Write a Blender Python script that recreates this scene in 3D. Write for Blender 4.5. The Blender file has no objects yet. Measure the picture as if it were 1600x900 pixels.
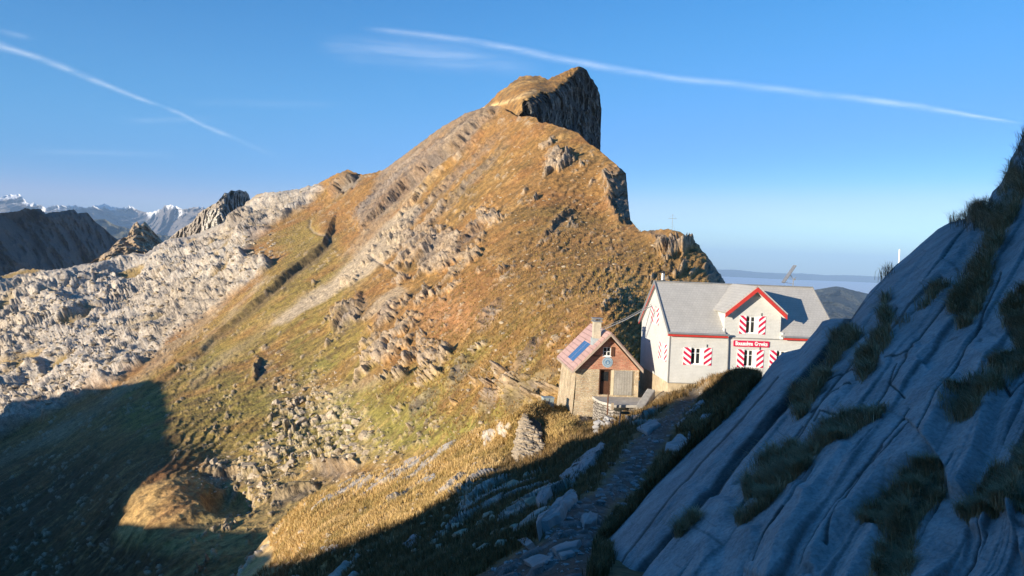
import bpy, math, random
import numpy as np
from mathutils import Matrix, Vector

# ------------------------------------------------------------------ camera, sky, sun, exposure
SC = bpy.context.scene
COL = SC.collection
FPX, PITCH, ROLL = 1180.0, math.radians(2.213), math.radians(2.32)
_fw = np.array([0, math.cos(PITCH), -math.sin(PITCH)])
_rt = np.array([1.0, 0, 0]); _up = np.array([0, math.sin(PITCH), math.cos(PITCH)])
_sr = _rt * math.cos(ROLL) + _up * math.sin(ROLL)
_su = -_rt * math.sin(ROLL) + _up * math.cos(ROLL)
cam = bpy.data.objects.new('camera', bpy.data.cameras.new('camera'))
COL.objects.link(cam)
m = Matrix.Identity(4)
for i in range(3):
    m[i][0] = _sr[i]; m[i][1] = _su[i]; m[i][2] = -_fw[i]
cam.matrix_world = m
cam.data.sensor_width = 36.0
cam.data.lens = 36.0 * FPX / 1600.0
cam.data.clip_start = 0.1
cam.data.clip_end = 400000.0
SC.camera = cam

SUN_EL, SUN_AZ = math.radians(9.0), math.radians(-131.0)      # azimuth clockwise from +Y
SUN = np.array([math.sin(SUN_AZ) * math.cos(SUN_EL), math.cos(SUN_AZ) * math.cos(SUN_EL), math.sin(SUN_EL)])
world = bpy.data.worlds.new('World'); SC.world = world
world.use_nodes = True
wn = world.node_tree
for n in list(wn.nodes): wn.nodes.remove(n)
sky = wn.nodes.new('ShaderNodeTexSky'); sky.sky_type = 'NISHITA'; sky.sun_disc = False
sky.sun_elevation = SUN_EL; sky.sun_rotation = SUN_AZ
sky.altitude = 2400.0; sky.air_density = 1.0; sky.dust_density = 0.6; sky.ozone_density = 2.0
bg = wn.nodes.new('ShaderNodeBackground'); bg.inputs[1].default_value = 0.122
hsv = wn.nodes.new('ShaderNodeHueSaturation'); hsv.inputs['Saturation'].default_value = 1.36
wo = wn.nodes.new('ShaderNodeOutputWorld')
wn.links.new(sky.outputs[0], hsv.inputs['Color'])
hsv.inputs['Hue'].default_value = 0.506
def _scale(src, f):
    v = wn.nodes.new('ShaderNodeVectorMath'); v.operation = 'SCALE'; v.inputs['Scale'].default_value = f; wn.links.new(src, v.inputs[0]); return v.outputs[0]
cur = wn.nodes.new('ShaderNodeRGBCurve')                     # film response of the sky: holds the blue down towards the horizon
for ch, pts in ((0, [(0, 0), (.065, .066), (.14, .11), (.337, .20), (.66, .60), (1, .80)]), (1, [(0, 0), (.33, .325), (.46, .41), (.80, .53), (1, .68)]), (2, [(0, 0), (.75, .74), (1, .92)])):
    c_ = cur.mapping.curves[ch]
    for i, (x_, y_) in enumerate(pts):
        if i == 0: c_.points[0].location = (x_, y_)
        elif i == len(pts) - 1: c_.points[len(c_.points) - 1].location = (x_, y_)
        else: c_.points.new(x_, y_)
cur.mapping.update()
wn.links.new(_scale(hsv.outputs[0], .25), cur.inputs['Color'])
wn.links.new(_scale(cur.outputs[0], 4.0), bg.inputs[0]); wn.links.new(bg.outputs[0], wo.inputs[0])
sl = bpy.data.lights.new('sun', 'SUN'); sl.energy = 5.0; sl.angle = math.radians(0.5); sl.color = (1.0, 0.87, 0.70)
so = bpy.data.objects.new('sun', sl); COL.objects.link(so)
so.rotation_euler = Vector(SUN).to_track_quat('Z', 'Y').to_euler()
so.location = (-60, -60, 60)
SC.view_settings.view_transform = 'Standard'; SC.view_settings.look = 'None'
SC.view_settings.gamma = 1.0; SC.view_settings.use_curve_mapping = False
SC.view_settings.exposure = 1.0
SC.render.engine = 'CYCLES'
cy = SC.cycles
cy.max_bounces = 5; cy.diffuse_bounces = 3; cy.glossy_bounces = 2; cy.transmission_bounces = 2
cy.transparent_max_bounces = 8; cy.volume_bounces = 0; cy.use_denoising = True
cy.use_adaptive_sampling = True; cy.adaptive_threshold = 0.01
random.seed(4)
RNG = np.random.default_rng(11)

# ------------------------------------------------------------------ numeric helpers
def unproj(px, py, d):
    """point seen at photo pixel (1600x900) at y-distance d (arrays allowed)"""
    px = np.asarray(px, float); py = np.asarray(py, float); d = np.asarray(d, float)
    r = _fw + _sr * ((px - 800) / FPX)[..., None] + _su * ((450 - py) / FPX)[..., None]
    return r * (d / r[..., 1])[..., None]
def proj(P):
    d = P @ _fw
    return 800 + FPX * (P @ _sr) / d, 450 - FPX * (P @ _su) / d

def _hash(ix, iy, iz, seed):
    h = (ix.astype(np.uint32) * np.uint32(374761393) + iy.astype(np.uint32) * np.uint32(668265263)
         + iz.astype(np.uint32) * np.uint32(2147483647) + np.uint32((seed * 974634777) & 0xffffffff))
    h = (h ^ (h >> np.uint32(13))) * np.uint32(1274126177)
    h ^= h >> np.uint32(16)
    h *= np.uint32(2246822519)
    return h ^ (h >> np.uint32(15))
_GR = RNG.normal(size=(256, 3)); _GR /= np.linalg.norm(_GR, axis=1)[:, None]; _GR = _GR.astype(np.float32)
from concurrent.futures import ThreadPoolExecutor
_EX = ThreadPoolExecutor(4)
def _chunks(fn, P, nout):
    if len(P) < 30000: return fn(P)
    ix = list(range(0, len(P), 16384))
    rs = list(_EX.map(lambda i: fn(P[i:i + 16384]), ix))
    return np.concatenate(rs) if nout == 1 else tuple(np.concatenate([r[k] for r in rs]) for k in range(nout))
def _pn(P, seed):
    F = np.floor(P); f = (P - F).astype(np.float32); I = F.astype(np.int32)
    w = f * f * f * (f * (f * 6 - 15) + 10)
    out = np.zeros(len(P), np.float32)
    for dx in (0, 1):
        wx = w[:, 0] if dx else 1 - w[:, 0]; fx = f[:, 0] - dx
        for dy in (0, 1):
            wy = wx * (w[:, 1] if dy else 1 - w[:, 1]); fy = f[:, 1] - dy
            for dz in (0, 1):
                wz = w[:, 2] if dz else 1 - w[:, 2]
                g = _GR[_hash(I[:, 0] + dx, I[:, 1] + dy, I[:, 2] + dz, seed) & np.uint32(255)]
                out += wy * wz * (fx * g[:, 0] + fy * g[:, 1] + (f[:, 2] - dz) * g[:, 2])
    return out * 1.6
def pnoise(P, seed=0):
    sh = P.shape[:-1]
    return _chunks(lambda q: _pn(q, seed), P.reshape(-1, 3), 1).reshape(sh)
def fbm(P, wl, octv=4, seed=0, gain=0.5, kind='f'):
    s = 0; a = 1.0; t = 0; P = np.asarray(P) / wl
    for o in range(octv):
        n = pnoise(P + 17.3 * o, seed + o)
        if kind == 'r': n = 1 - 2 * np.abs(n) * 1.6
        elif kind == 'b': n = 2 * np.abs(n) * 1.6 - 0.5
        s = s + a * n; t += a; a *= gain; P = P * 2.03
    return s / t
def _vo(P, seed):
    I = np.floor(P).astype(np.int32); P = P - I
    P = P.astype(np.float32)
    f1 = np.full(len(P), 9.0, np.float32); f2 = f1.copy(); cid = np.zeros(len(P), np.float32)
    for dx in (-1, 0, 1):
        for dy in (-1, 0, 1):
            for dz in (-1, 0, 1):
                h = _hash(I[:, 0] + dx, I[:, 1] + dy, I[:, 2] + dz, seed)
                q = np.float32(1 / 1023)
                d = ((P[:, 0] - dx - (h & np.uint32(1023)) * q) ** 2 + (P[:, 1] - dy - ((h >> np.uint32(10)) & np.uint32(1023)) * q) ** 2
                     + (P[:, 2] - dz - ((h >> np.uint32(20)) & np.uint32(1023)) * q) ** 2)
                v = ((h >> np.uint32(5)) & np.uint32(255)) * np.float32(1 / 255); nr = d < f1
                f2 = np.where(nr, f1, np.minimum(f2, d)); cid = np.where(nr, v, cid); f1 = np.where(nr, d, f1)
    f1 = np.sqrt(f1); f2 = np.sqrt(f2)
    return f1, f2 - f1, cid
def voron(P, seed=0):
    """cellular noise: (F1, F2-F1, random value of the cell)"""
    sh = P.shape[:-1]; r = _chunks(lambda q: _vo(q, seed), P.reshape(-1, 3), 3)
    return tuple(x.reshape(sh) for x in r)
def sstep(a, b, x):
    t = np.clip((x - a) / (b - a), 0, 1); return t * t * (3 - 2 * t)
def seg_info(px, py, line):
    """distance to a polyline, signed side (positive on the right when walking along), position 0..1"""
    best = np.full(px.shape, 1e9); side = np.zeros(px.shape); tt = np.zeros(px.shape); n = len(line) - 1
    for i in range(n):
        ax, ay = line[i]; bx, by = line[i + 1]; dx, dy = bx - ax, by - ay; L2 = dx * dx + dy * dy
        t = np.clip(((px - ax) * dx + (py - ay) * dy) / L2, 0, 1)
        qx = px - ax - t * dx; qy = py - ay - t * dy; d = np.hypot(qx, qy)
        c = dx * qy - dy * qx; m_ = d < best
        best = np.where(m_, d, best); side = np.where(m_, np.sign(c), side); tt = np.where(m_, (i + t) / n, tt)
    return best, side, tt
def poly_sd(px, py, poly):
    """signed distance to a polygon outline, positive inside"""
    pts = list(poly) + [poly[0]]
    d, _, _ = seg_info(px, py, pts); ins = np.zeros(px.shape, bool)
    for i in range(len(pts) - 1):
        x0, y0 = pts[i]; x1, y1 = pts[i + 1]
        if y0 == y1: continue
        c = ((py < y0) != (py < y1)) & (px < (x1 - x0) * (py - y0) / (y1 - y0) + x0)
        ins ^= c
    return np.where(ins, d, -d)
def rbf(ctrl, sm=0.002):
    """thin plate surface of log-depth through control points (px, py, depth)"""
    C = np.array(ctrl, float); X = C[:, :2] / 400.0; Y = np.log(C[:, 2]); n = len(X)
    def U(r2): return np.where(r2 > 1e-12, r2 * np.log(r2 + 1e-12), 0)
    A = np.zeros((n + 3, n + 3)); A[:n, :n] = U(((X[:, None] - X[None]) ** 2).sum(-1)) + sm * np.eye(n)
    A[:n, n] = 1; A[:n, n + 1:] = X; A[n, :n] = 1; A[n + 1:, :n] = X.T
    w = np.linalg.solve(A, np.r_[Y, 0, 0, 0])
    def f(px, py):
        sh = px.shape; q = np.stack([px.ravel(), py.ravel()], 1) / 400.0; out = np.empty(len(q))
        for i in range(0, len(q), 40000):
            b = q[i:i + 40000]
            out[i:i + 40000] = U(((b[:, None] - X[None]) ** 2).sum(-1)) @ w[:n] + w[n] + b @ w[n + 1:]
        return np.exp(out).reshape(sh)
    return f
def normals(P):
    du = np.gradient(P, axis=1); dv = np.gradient(P, axis=0)
    n = np.cross(du, dv); n /= np.linalg.norm(n, axis=-1)[..., None] + 1e-9
    flip = (n * P).sum(-1) > 0
    n[flip] *= -1
    return n

# ------------------------------------------------------------------ object helpers
def tag(o, label=None, cat=None, group=None, kind=None):
    if label: o['label'] = label
    if cat: o['category'] = cat
    if group: o['group'] = group
    if kind: o['kind'] = kind
    return o
def empty(name, loc=(0, 0, 0), rz=0):
    o = bpy.data.objects.new(name, None); COL.objects.link(o)
    o.location = [float(v) for v in loc]; o.rotation_euler = (0, 0, rz); o.empty_display_size = 0.2
    return o
def np_mesh(name, V, Fq, mat=None, albedo=None, smooth=True, attrs=None):
    me = bpy.data.meshes.new(name); V = np.ascontiguousarray(V, np.float32); Fq = np.ascontiguousarray(Fq, np.int32)
    k = Fq.shape[1]
    me.vertices.add(len(V)); me.vertices.foreach_set('co', V.ravel())
    me.loops.add(Fq.size); me.loops.foreach_set('vertex_index', Fq.ravel())
    me.polygons.add(len(Fq)); me.polygons.foreach_set('loop_start', np.arange(0, Fq.size, k, dtype=np.int32))
    me.polygons.foreach_set('loop_total', np.full(len(Fq), k, np.int32))
    me.polygons.foreach_set('use_smooth', np.full(len(Fq), smooth))
    if albedo is not None:
        a = me.attributes.new('albedo', 'FLOAT_COLOR', 'POINT')
        c = np.ones((len(V), 4), np.float32); c[:, :3] = albedo; a.data.foreach_set('color', c.ravel())
    for kx, v in (attrs or {}).items():
        a = me.attributes.new(kx, 'FLOAT', 'POINT'); a.data.foreach_set('value', np.ascontiguousarray(v, np.float32).ravel())
    me.update(); me.validate()
    if mat: me.materials.append(mat)
    return me
def link(name, me, parent=None):
    o = bpy.data.objects.new(name, me); COL.objects.link(o)
    if parent: o.parent = parent
    return o
def grid_faces(H, W):
    i = np.arange(H * W).reshape(H, W)
    return np.stack([i[:-1, :-1], i[1:, :-1], i[1:, 1:], i[:-1, 1:]], -1).reshape(-1, 4)

class Nodes:
    def __init__(s, name):
        s.m = bpy.data.materials.new(name); s.m.use_nodes = True; s.t = s.m.node_tree
        s.b = s.t.nodes['Principled BSDF']; s.out = s.t.nodes['Material Output']
        s.b.inputs['Roughness'].default_value = 0.9
        s.b.inputs['Specular IOR Level'].default_value = 0.25
    def n(s, typ, **kw):
        nd = s.t.nodes.new(typ)
        for k, v in kw.items():
            if k in nd.inputs: 
                if hasattr(v, 'is_linked') or isinstance(v, bpy.types.NodeSocket): s.t.links.new(v, nd.inputs[k])
                else: nd.inputs[k].default_value = v
            else: setattr(nd, k, v)
        return nd
    def l(s, a, b): s.t.links.new(a, b)
    def coords(s, scale=(1, 1, 1), rot=(0, 0, 0)):
        tc = s.n('ShaderNodeTexCoord'); mp = s.n('ShaderNodeMapping'); s.l(tc.outputs['Object'], mp.inputs['Vector'])
        mp.inputs['Scale'].default_value = scale; mp.inputs['Rotation'].default_value = rot
        return mp.outputs[0]
    def noise(s, vec, scale, detail=4, rough=0.6, typ='FBM'):
        nd = s.n('ShaderNodeTexNoise'); nd.noise_type = typ
        s.l(vec, nd.inputs['Vector']); nd.inputs['Scale'].default_value = scale
        nd.inputs['Detail'].default_value = detail; nd.inputs['Roughness'].default_value = rough
        return nd.outputs['Fac']
    def ramp(s, fac, stops):
        r = s.n('ShaderNodeValToRGB'); s.l(fac, r.inputs[0]); e = r.color_ramp.elements
        while len(e) < len(stops): e.new(0.5)
        for i, (p, c) in enumerate(stops):
            e[i].position = p; e[i].color = (c, c, c, 1) if isinstance(c, (int, float)) else (*c, 1)
        return r.outputs[0]
    def mul(s, a, b, fac=1.0):
        nd = s.n('ShaderNodeMix'); nd.data_type = 'RGBA'; nd.blend_type = 'MULTIPLY'; nd.inputs[0].default_value = fac
        for v, k in ((a, 6), (b, 7)):
            if isinstance(v, tuple): nd.inputs[k].default_value = (*v, 1)
            else: s.l(v, nd.inputs[k])
        return nd.outputs[2]
    def mix(s, a, b, fac):
        nd = s.n('ShaderNodeMix'); nd.data_type = 'RGBA'
        for v, k in ((a, 6), (b, 7)):
            if isinstance(v, tuple): nd.inputs[k].default_value = (*v, 1)
            else: s.l(v, nd.inputs[k])
        if isinstance(fac, float): nd.inputs[0].default_value = fac
        else: s.l(fac, nd.inputs[0])
        return nd.outputs[2]
    def bump(s, h, dist, strength=1.0, normal=None):
        b = s.n('ShaderNodeBump'); s.l(h, b.inputs['Height']); b.inputs['Distance'].default_value = dist
        b.inputs['Strength'].default_value = strength
        if normal is not None: s.l(normal, b.inputs['Normal'])
        return b.outputs[0]
    def color(s, c):
        if isinstance(c, tuple): s.b.inputs['Base Color'].default_value = (*c, 1)
        else: s.l(c, s.b.inputs['Base Color'])
    def norm(s, n): s.l(n, s.b.inputs['Normal'])

def terrain_mat(name, s1, s2, b1, b2, amt=0.5):
    """albedo attribute x two noises, bump at the same two scales (sizes in metres)"""
    N = Nodes(name); c = N.coords()
    at = N.n('ShaderNodeAttribute'); at.attribute_name = 'albedo'
    n1 = N.noise(c, 1 / s1, 5, 0.65); n2 = N.noise(c, 1 / s2, 4, 0.7)
    col = N.mul(at.outputs['Color'], N.ramp(n1, [(0.3, 1 - amt), (0.5, 1.0), (0.72, 1 + amt)]))
    col = N.mul(col, N.ramp(n2, [(0.3, 1 - amt), (0.5, 1.0), (0.7, 1 + amt)]))
    N.color(col)
    nn = N.bump(n1, b1, 1.0); nn = N.bump(n2, b2, 1.0, nn); N.norm(nn)
    return N.m

class Sheet:
    """a piece of terrain: rows below the skyline face the viewer, rows past it fall away on the far side"""
    def __init__(s, x0, x1, step, sil, depth, ybot=940, backlen=0.05, backdrop=0.6, jag=0.0):
        s.xs = np.arange(x0, x1 + step, step); s.x0, s.step = x0, step
        sx, sy = zip(*sil); s.sy = np.interp(s.xs, sx, sy)
        if jag: s.sy = s.sy + jag * pnoise(np.stack([s.xs / 5, s.xs * 0, s.xs * 0], -1), 9)
        s.y0 = s.sy.min() - 70; s.ys = np.arange(s.y0, ybot + step, step); s.ybot = s.ys[-1]; s.rows = len(s.ys)
        Y = np.broadcast_to(s.ys[:, None], (len(s.ys), len(s.xs))); s.over = np.maximum(0, s.sy[None] - Y - step); s.py = np.maximum(Y, s.sy[None])
        s.px = np.broadcast_to(s.xs, s.py.shape).copy()
        s.d = depth(s.px, s.py); s.B = unproj(s.px, s.py, s.d); s.N = None; s.backlen, s.backdrop = backlen, backdrop
        full = unproj(s.px, Y, depth(s.px, np.maximum(Y, s.sy[None] - 30))); s.N = normals(full); s.P = s.B.copy(); s.A = np.zeros(s.B.shape)
    def finish(s):
        f = np.clip(s.over / 60.0, 0, 1); P = s.P; hd = P * np.array([1, 1, 0]); hd /= np.linalg.norm(hd, axis=-1)[..., None]; dd = s.d[..., None]; F = (f ** 1.6)[..., None]
        q = P + hd * dd * s.backlen * F - np.array([0, 0, 1]) * dd * s.backlen * s.backdrop * F * (0.5 + F)
        med = float(np.median(s.d)); k = s.over > 0
        nz = np.zeros(s.px.shape); nz[k] = fbm(q[k], med * .03 + 1, 3, 5); q[..., 2] += nz * s.d * .004 * np.minimum(1, f * 3)
        s.P = np.where(k[..., None], q, P); s.f = f
    def build(s, name, mat, bottom=None):
        s.finish(); P, A, f = s.P, s.A, s.f
        if bottom is not None:
            ex = bottom(P[-1]); P = np.concatenate([P, ex]); A = np.concatenate([A, np.repeat(A[-1:], len(ex), 0)]); f = np.concatenate([f, np.zeros((len(ex), f.shape[1]))])
        H, W = P.shape[:2]; Fc = grid_faces(H, W); fl = f.ravel(); Fc = Fc[(fl[Fc] < 1).any(1)]
        used = np.zeros(H * W, bool); used[Fc.ravel()] = True; idx = np.cumsum(used) - 1
        o = link(name, np_mesh(name, P.reshape(-1, 3)[used], idx[Fc], mat, A.reshape(-1, 3)[used])); tag(o, kind='structure'); return o
    def at(s, px, py):
        """surface point under a photo pixel"""
        px = np.asarray(px, float); py = np.asarray(py, float)
        c = np.clip((px - s.x0) / s.step, 0, len(s.xs) - 1.001); r = np.clip((py - s.y0) / s.step, 0, s.rows - 1.001)
        i = r.astype(int); j = c.astype(int); fr = (r - i)[..., None]; fc = (c - j)[..., None]; P = s.P
        return (P[i, j] * (1 - fr) * (1 - fc) + P[i + 1, j] * fr * (1 - fc) + P[i, j + 1] * (1 - fr) * fc + P[i + 1, j + 1] * fr * fc)
def lerp(a, b, t): return a + (b - a) * t[..., None]
def paint(A, col, w):
    w = np.clip(w, 0, 1)[..., None]; A[:] = A * (1 - w) + np.array(col) * w

# bedding frame shared by the rock faces: layers whose outcrop lines climb to the right
def frame(trace, nrm, mixn=.6):
    t = np.array(trace, float); t /= np.linalg.norm(t); n = nrm - t * (nrm @ t); n /= np.linalg.norm(n); b = np.cross(t, n) + mixn * n; b /= np.linalg.norm(b); return t, b, np.cross(t, b)
def bed(P, along=4.0, across2=2.0):
    if FR is None: return np.stack([BV, BU / along, BD / (across2 * 3)], -1)
    return np.stack([P @ FR[1], (P @ FR[0]) / along, (P @ FR[2]) / across2], -1)
# ------------------------------------------------------------------ M: the big mountain side
BROWN = (0.30, 0.160, 0.052); GOLD = (0.42, 0.27, 0.105); OLIVE = (0.27, 0.195, 0.050); GREEN = (0.23, 0.20, 0.048)
KARST = (0.43, 0.39, 0.335); ROCKB = (0.24, 0.185, 0.135); SCREE = (0.42, 0.33, 0.225); PALE = (0.50, 0.40, 0.28); DARKR = (0.16, 0.14, 0.13)
silM = [(-150, 445), (0, 432), (16, 426), (52, 421), (87, 421), (136, 414), (168, 409), (210, 396), (228, 397), (262, 375), (310, 367),
        (354, 346), (388, 317), (400, 306), (415, 301), (444, 300), (491, 290), (518, 275.5), (544, 265), (560, 273), (580, 271), (600, 265),
        (636, 239), (685, 202), (720, 181), (753, 169), (768, 166), (781, 166), (790, 171), (800, 178), (812, 183), (825, 181), (839, 184), (842, 192),
        (852, 191), (875, 198), (904, 208), (918, 223), (933, 231.5), (953, 249), (970, 263), (978, 271), (980, 290), (983, 320), (985, 344), (1000, 362),
        (1020, 360), (1044, 357), (1064, 362), (1092, 387), (1104, 400), (1116, 416), (1132, 440), (1150, 480), (1170, 530), (1200, 600), (1215, 640)]
ctlM = [(-150, 445, 620), (0, 434, 700), (90, 421, 700), (210, 396, 760), (310, 367, 800), (388, 317, 850), (415, 303, 820), (491, 291, 760),
        (544, 265, 680), (600, 267, 620), (685, 202, 570), (753, 169, 530), (781, 165, 500), (812, 185, 430), (840, 184, 410), (904, 208, 370),
        (953, 249, 335), (978, 280, 305), (984, 344, 260), (1000, 362, 225), (1044, 357, 195), (1092, 388, 175), (1132, 438, 150), (1200, 600, 110),
        (700, 300, 410), (600, 400, 345), (850, 300, 310), (900, 400, 205), (980, 450, 125), (1000, 500, 95), (960, 490, 90), (900, 520, 92),
        (870, 600, 84), (1000, 600, 80), (1100, 600, 80), (800, 600, 100), (700, 640, 125), (700, 500, 205), (500, 500, 300), (500, 650, 195), (440, 720, 165),
        (350, 740, 168), (250, 650, 235), (150, 620, 330), (0, 650, 380), (0, 500, 580), (200, 450, 640), (300, 400, 680), (400, 400, 520),
        (0, 800, 215), (0, 900, 165), (-150, 900, 175), (-150, 650, 400), (150, 900, 135), (200, 820, 145), (300, 800, 140), (250, 760, 155), (400, 850, 118), (400, 700, 178),
        (550, 740, 135), (620, 740, 115), (450, 800, 130), (700, 760, 100), (500, 940, 90), (800, 940, 70), (1100, 940, 60), (900, 720, 75)]
M = Sheet(-150, 1215, 1.5, silM, rbf(ctlM), ybot=945, backlen=0.10, backdrop=0.9, jag=1.6)
FR = None; _th = math.radians(43); BU = (M.px * math.cos(_th) - M.py * math.sin(_th)) * .25; BV = (M.px * math.sin(_th) + M.py * math.cos(_th)) * .25 + 1.3 * fbm(M.B, 30, 3, 12); BD = M.d
px, py, P0 = M.px, M.py, M.B
wx = px + 9 * fbm(P0, 22, 3, 3); wy = py + 9 * fbm(P0, 22, 3, 7)
A = M.A; sc = M.d / 280.0                                            # local scale
paint(A, BROWN, np.ones(px.shape)); rx_ = fbm(P0, 13, 4, 15, .6)
big = fbm(P0, 60, 4, 21); mid = fbm(bed(P0, 3), 9, 4, 22); fine = fbm(P0, 2.2, 3, 23)
olive = sstep(-5, 40, poly_sd(wx, wy, [(180, 680), (170, 600), (240, 560), (350, 480), (430, 410), (400, 372), (440, 345), (490, 325), (510, 345), (560, 390), (610, 330), (600, 420), (560, 470), (620, 560), (760, 500), (840, 600), (800, 660), (640, 720), (440, 760), (300, 740)]))
paint(A, OLIVE, np.clip(olive * 1.1 + big * 0.8, 0, 1))
green = np.exp(-((wx - 660) / 170) ** 2 - ((wy - 670) / 45) ** 2) + 0.8 * np.exp(-((wx - 470) / 120) ** 2 - ((wy - 620) / 60) ** 2) + 0.7 * np.exp(-((wx - 820) / 60) ** 2 - ((wy - 560) / 80) ** 2)
paint(A, GREEN, green * 0.9 + 0.6 * sstep(0.1, 0.4, mid) * olive)
warm = np.exp(-((wx - 700) / 60) ** 2 - ((wy - 490) / 28) ** 2); paint(A, (0.45, 0.22, 0.10), warm * 0.7)
paint(A, GOLD, sstep(850, 980, wx) * 0.7 * sstep(380, 480, wy) + 0.5 * sstep(0.15, 0.5, fbm(P0, 14, 3, 44)))
lowl = sstep(640, 760, wy) * sstep(420, 250, wx); paint(A, (0.085, 0.042, 0.016), lowl * 0.92); basin = sstep(-15, 25, poly_sd(wx, wy, [(190, 850), (215, 770), (300, 735), (420, 730), (560, 745), (520, 800), (430, 850), (330, 880)])); paint(A, (.33, .24, .09), basin * .9); paint(A, (.22, .18, .05), basin * sstep(0, .3, mid) * .7)  # lowl: valley shade darkened into the ground colour
hump = poly_sd(wx, wy, [(180, 840), (215, 775), (300, 740), (320, 760), (300, 790), (320, 800), (290, 850)]); paint(A, GOLD, sstep(-10, 12, hump) * 0.9)
# --- displacement in metres along the surface normal
SLP = M.N[200:].mean((0, 1)); SLP /= np.linalg.norm(SLP); DOWN = np.array([0, 0, -1.0]) + SLP * SLP[2]; DOWN /= np.linalg.norm(DOWN); CRS = np.cross(DOWN, SLP)
streak = fbm(np.stack([P0 @ CRS, (P0 @ DOWN) / 4.5, P0 @ SLP], -1), 3.0, 4, 34, .6)
D = 1.2 * fbm(P0, 30, 3, 31) + 0.62 * sc ** 0.3 * fbm(P0, 5, 4, 32, 0.6) + 0.20 * fbm(P0, 1.1, 2, 33) + 0.42 * streak
paint(A, (0.13, 0.085, 0.035), sstep(-.05, .4, streak + .6 * fine + .3 * big) * .8); paint(A, (0.30, 0.13, 0.045), sstep(.05, .35, fbm(P0, 26, 3, 37)) * .45); paint(A, (0.50, 0.30, 0.12), sstep(0.1, .5, -streak + .3 * fine) * .55)
gl = fbm(bed(P0, 7, 5), 5.5, 3, 35); D += 0.45 * gl
# karst limestone
kar = poly_sd(wx, wy, [(-300, 300), (380, 300), (415, 280), (495, 280), (512, 296), (478, 322), (440, 348), (400, 372), (386, 398), (428, 404), (426, 428),
                       (390, 452), (350, 474), (300, 510), (240, 556), (180, 600), (95, 642), (0, 690), (-300, 760)])
kw = sstep(-5, 8, kar + 9 * mid)
patch = sstep(0.14, 0.34, fbm(P0, 45, 4, 52)) * sstep(0, 50, kar)
_, e1, c1 = voron(bed(P0, 1.9, 1.0) / 30 + 0.5 * fbm(P0, 14, 2, 60)[..., None], 3)
_, e2, c2 = voron(bed(P0, 1.5, 1.0) / 7.0 + 0.45 * fbm(P0, 5, 2, 61)[..., None], 4)
kd = 5.5 * c1 * sstep(0, 0.22, e1) + 2.4 * c2 * sstep(0, 0.35, e2) + 1.5 * fbm(P0, 3.4, 4, 62, .65) + 7.0 * fbm(P0, 60, 4, 63, kind='r')
D = D * (1 - kw) + kw * kd * (1 - 0.75 * patch)
paint(A, KARST, kw * (1 - 0.75 * patch) * (0.86 + 0.5 * fine))
paint(A, (0.34, 0.28, 0.21), kw * sstep(0.0, 0.4, fbm(bed(P0, 3), 22, 4, 64)) * 0.75)
paint(A, OLIVE, kw * patch * 0.55)
# scattered outcrops in the grass, lined up with the bedding
reg = (np.exp(-((px - 660) / 75) ** 2 - ((py - 385) / 45) ** 2) * 1.1 + np.exp(-((px - 868) / 24) ** 2 - ((py - 250) / 26) ** 2) * 1.35
       + np.exp(-((px - 780) / 120) ** 2 - ((py - 330) / 55) ** 2) * 0.45 + np.exp(-((px - 625) / 85) ** 2 - ((py - 540) / 85) ** 2) * 0.85
       + np.exp(-((px - 800) / 90) ** 2 - ((py - 600) / 42) ** 2) * 0.65 + np.exp(-((px - 720) / 90) ** 2 - ((py - 410) / 50) ** 2) * 0.5
       + np.exp(-((px - 960) / 30) ** 2 - ((py - 290) / 40) ** 2) * 0.45 + np.exp(-((px - 1055) / 50) ** 2 - ((py - 390) / 30) ** 2) * 0.85
       + np.exp(-((px - 450) / 70) ** 2 - ((py - 660) / 60) ** 2) * 0.25 + np.exp(-((px - 540) / 35) ** 2 - ((py - 490) / 40) ** 2) * 0.5)
rn = fbm(bed(P0, 3.0, 2.0), 4.2, 5, 71, 0.62); quiet = 1 - sstep(-20, 30, poly_sd(px, py, [(170, 860), (200, 760), (300, 722), (400, 735), (330, 800), (300, 870)])); rw = sstep(0.0, 0.14, rn + reg * 0.58 - 0.45 + .05 * sstep(850, 500, px)) * (1 - kw) * quiet
ter = BV * .38 + .9 * fbm(P0, 14, 3, 74); ter = ter - np.floor(ter); tm = (1 - kw) * sstep(-.15, .2, fbm(P0, 35, 3, 75)); D += .42 * ter * sstep(1, .85, ter) * tm; paint(A, (.12, .08, .04), np.exp(-((ter - .97) / .07) ** 2) * tm * .55)
_, e7, c7 = voron(np.stack([BV / 1.3, BU / 2.6, BD / 6], -1) + .4 * fbm(P0, 3, 2, 76)[..., None], 17); sm_ = quiet * (c7 > .80 - .18 * sstep(-.1, .35, rn)) * sstep(.06, .25, e7) * (1 - kw) * sstep(-.1, .3, rn + .15 * fbm(P0, 40, 2, 77)); D += .55 * sm_; paint(A, (.42, .33, .23), sm_ * .75)
_, e3, c3 = voron(bed(P0, 4.5, 2.0) / 2.2 + 0.3 * fbm(P0, 4, 2, 66)[..., None], 7)
D += rw * (0.8 + 2.4 * c3 * sstep(0, 0.16, e3) + 0.8 * fbm(P0, 1.4, 2, 72)); paint(A, (.16, .12, .08), rw * sstep(.10, .0, e3) * .7)
paint(A, (0.38, 0.285, 0.19), rw * (0.75 + 0.5 * c3 - 0.2)); paint(A, (0.33, 0.26, 0.19), rw * sstep(0.6, 0.9, c3) * 0.7)
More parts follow.
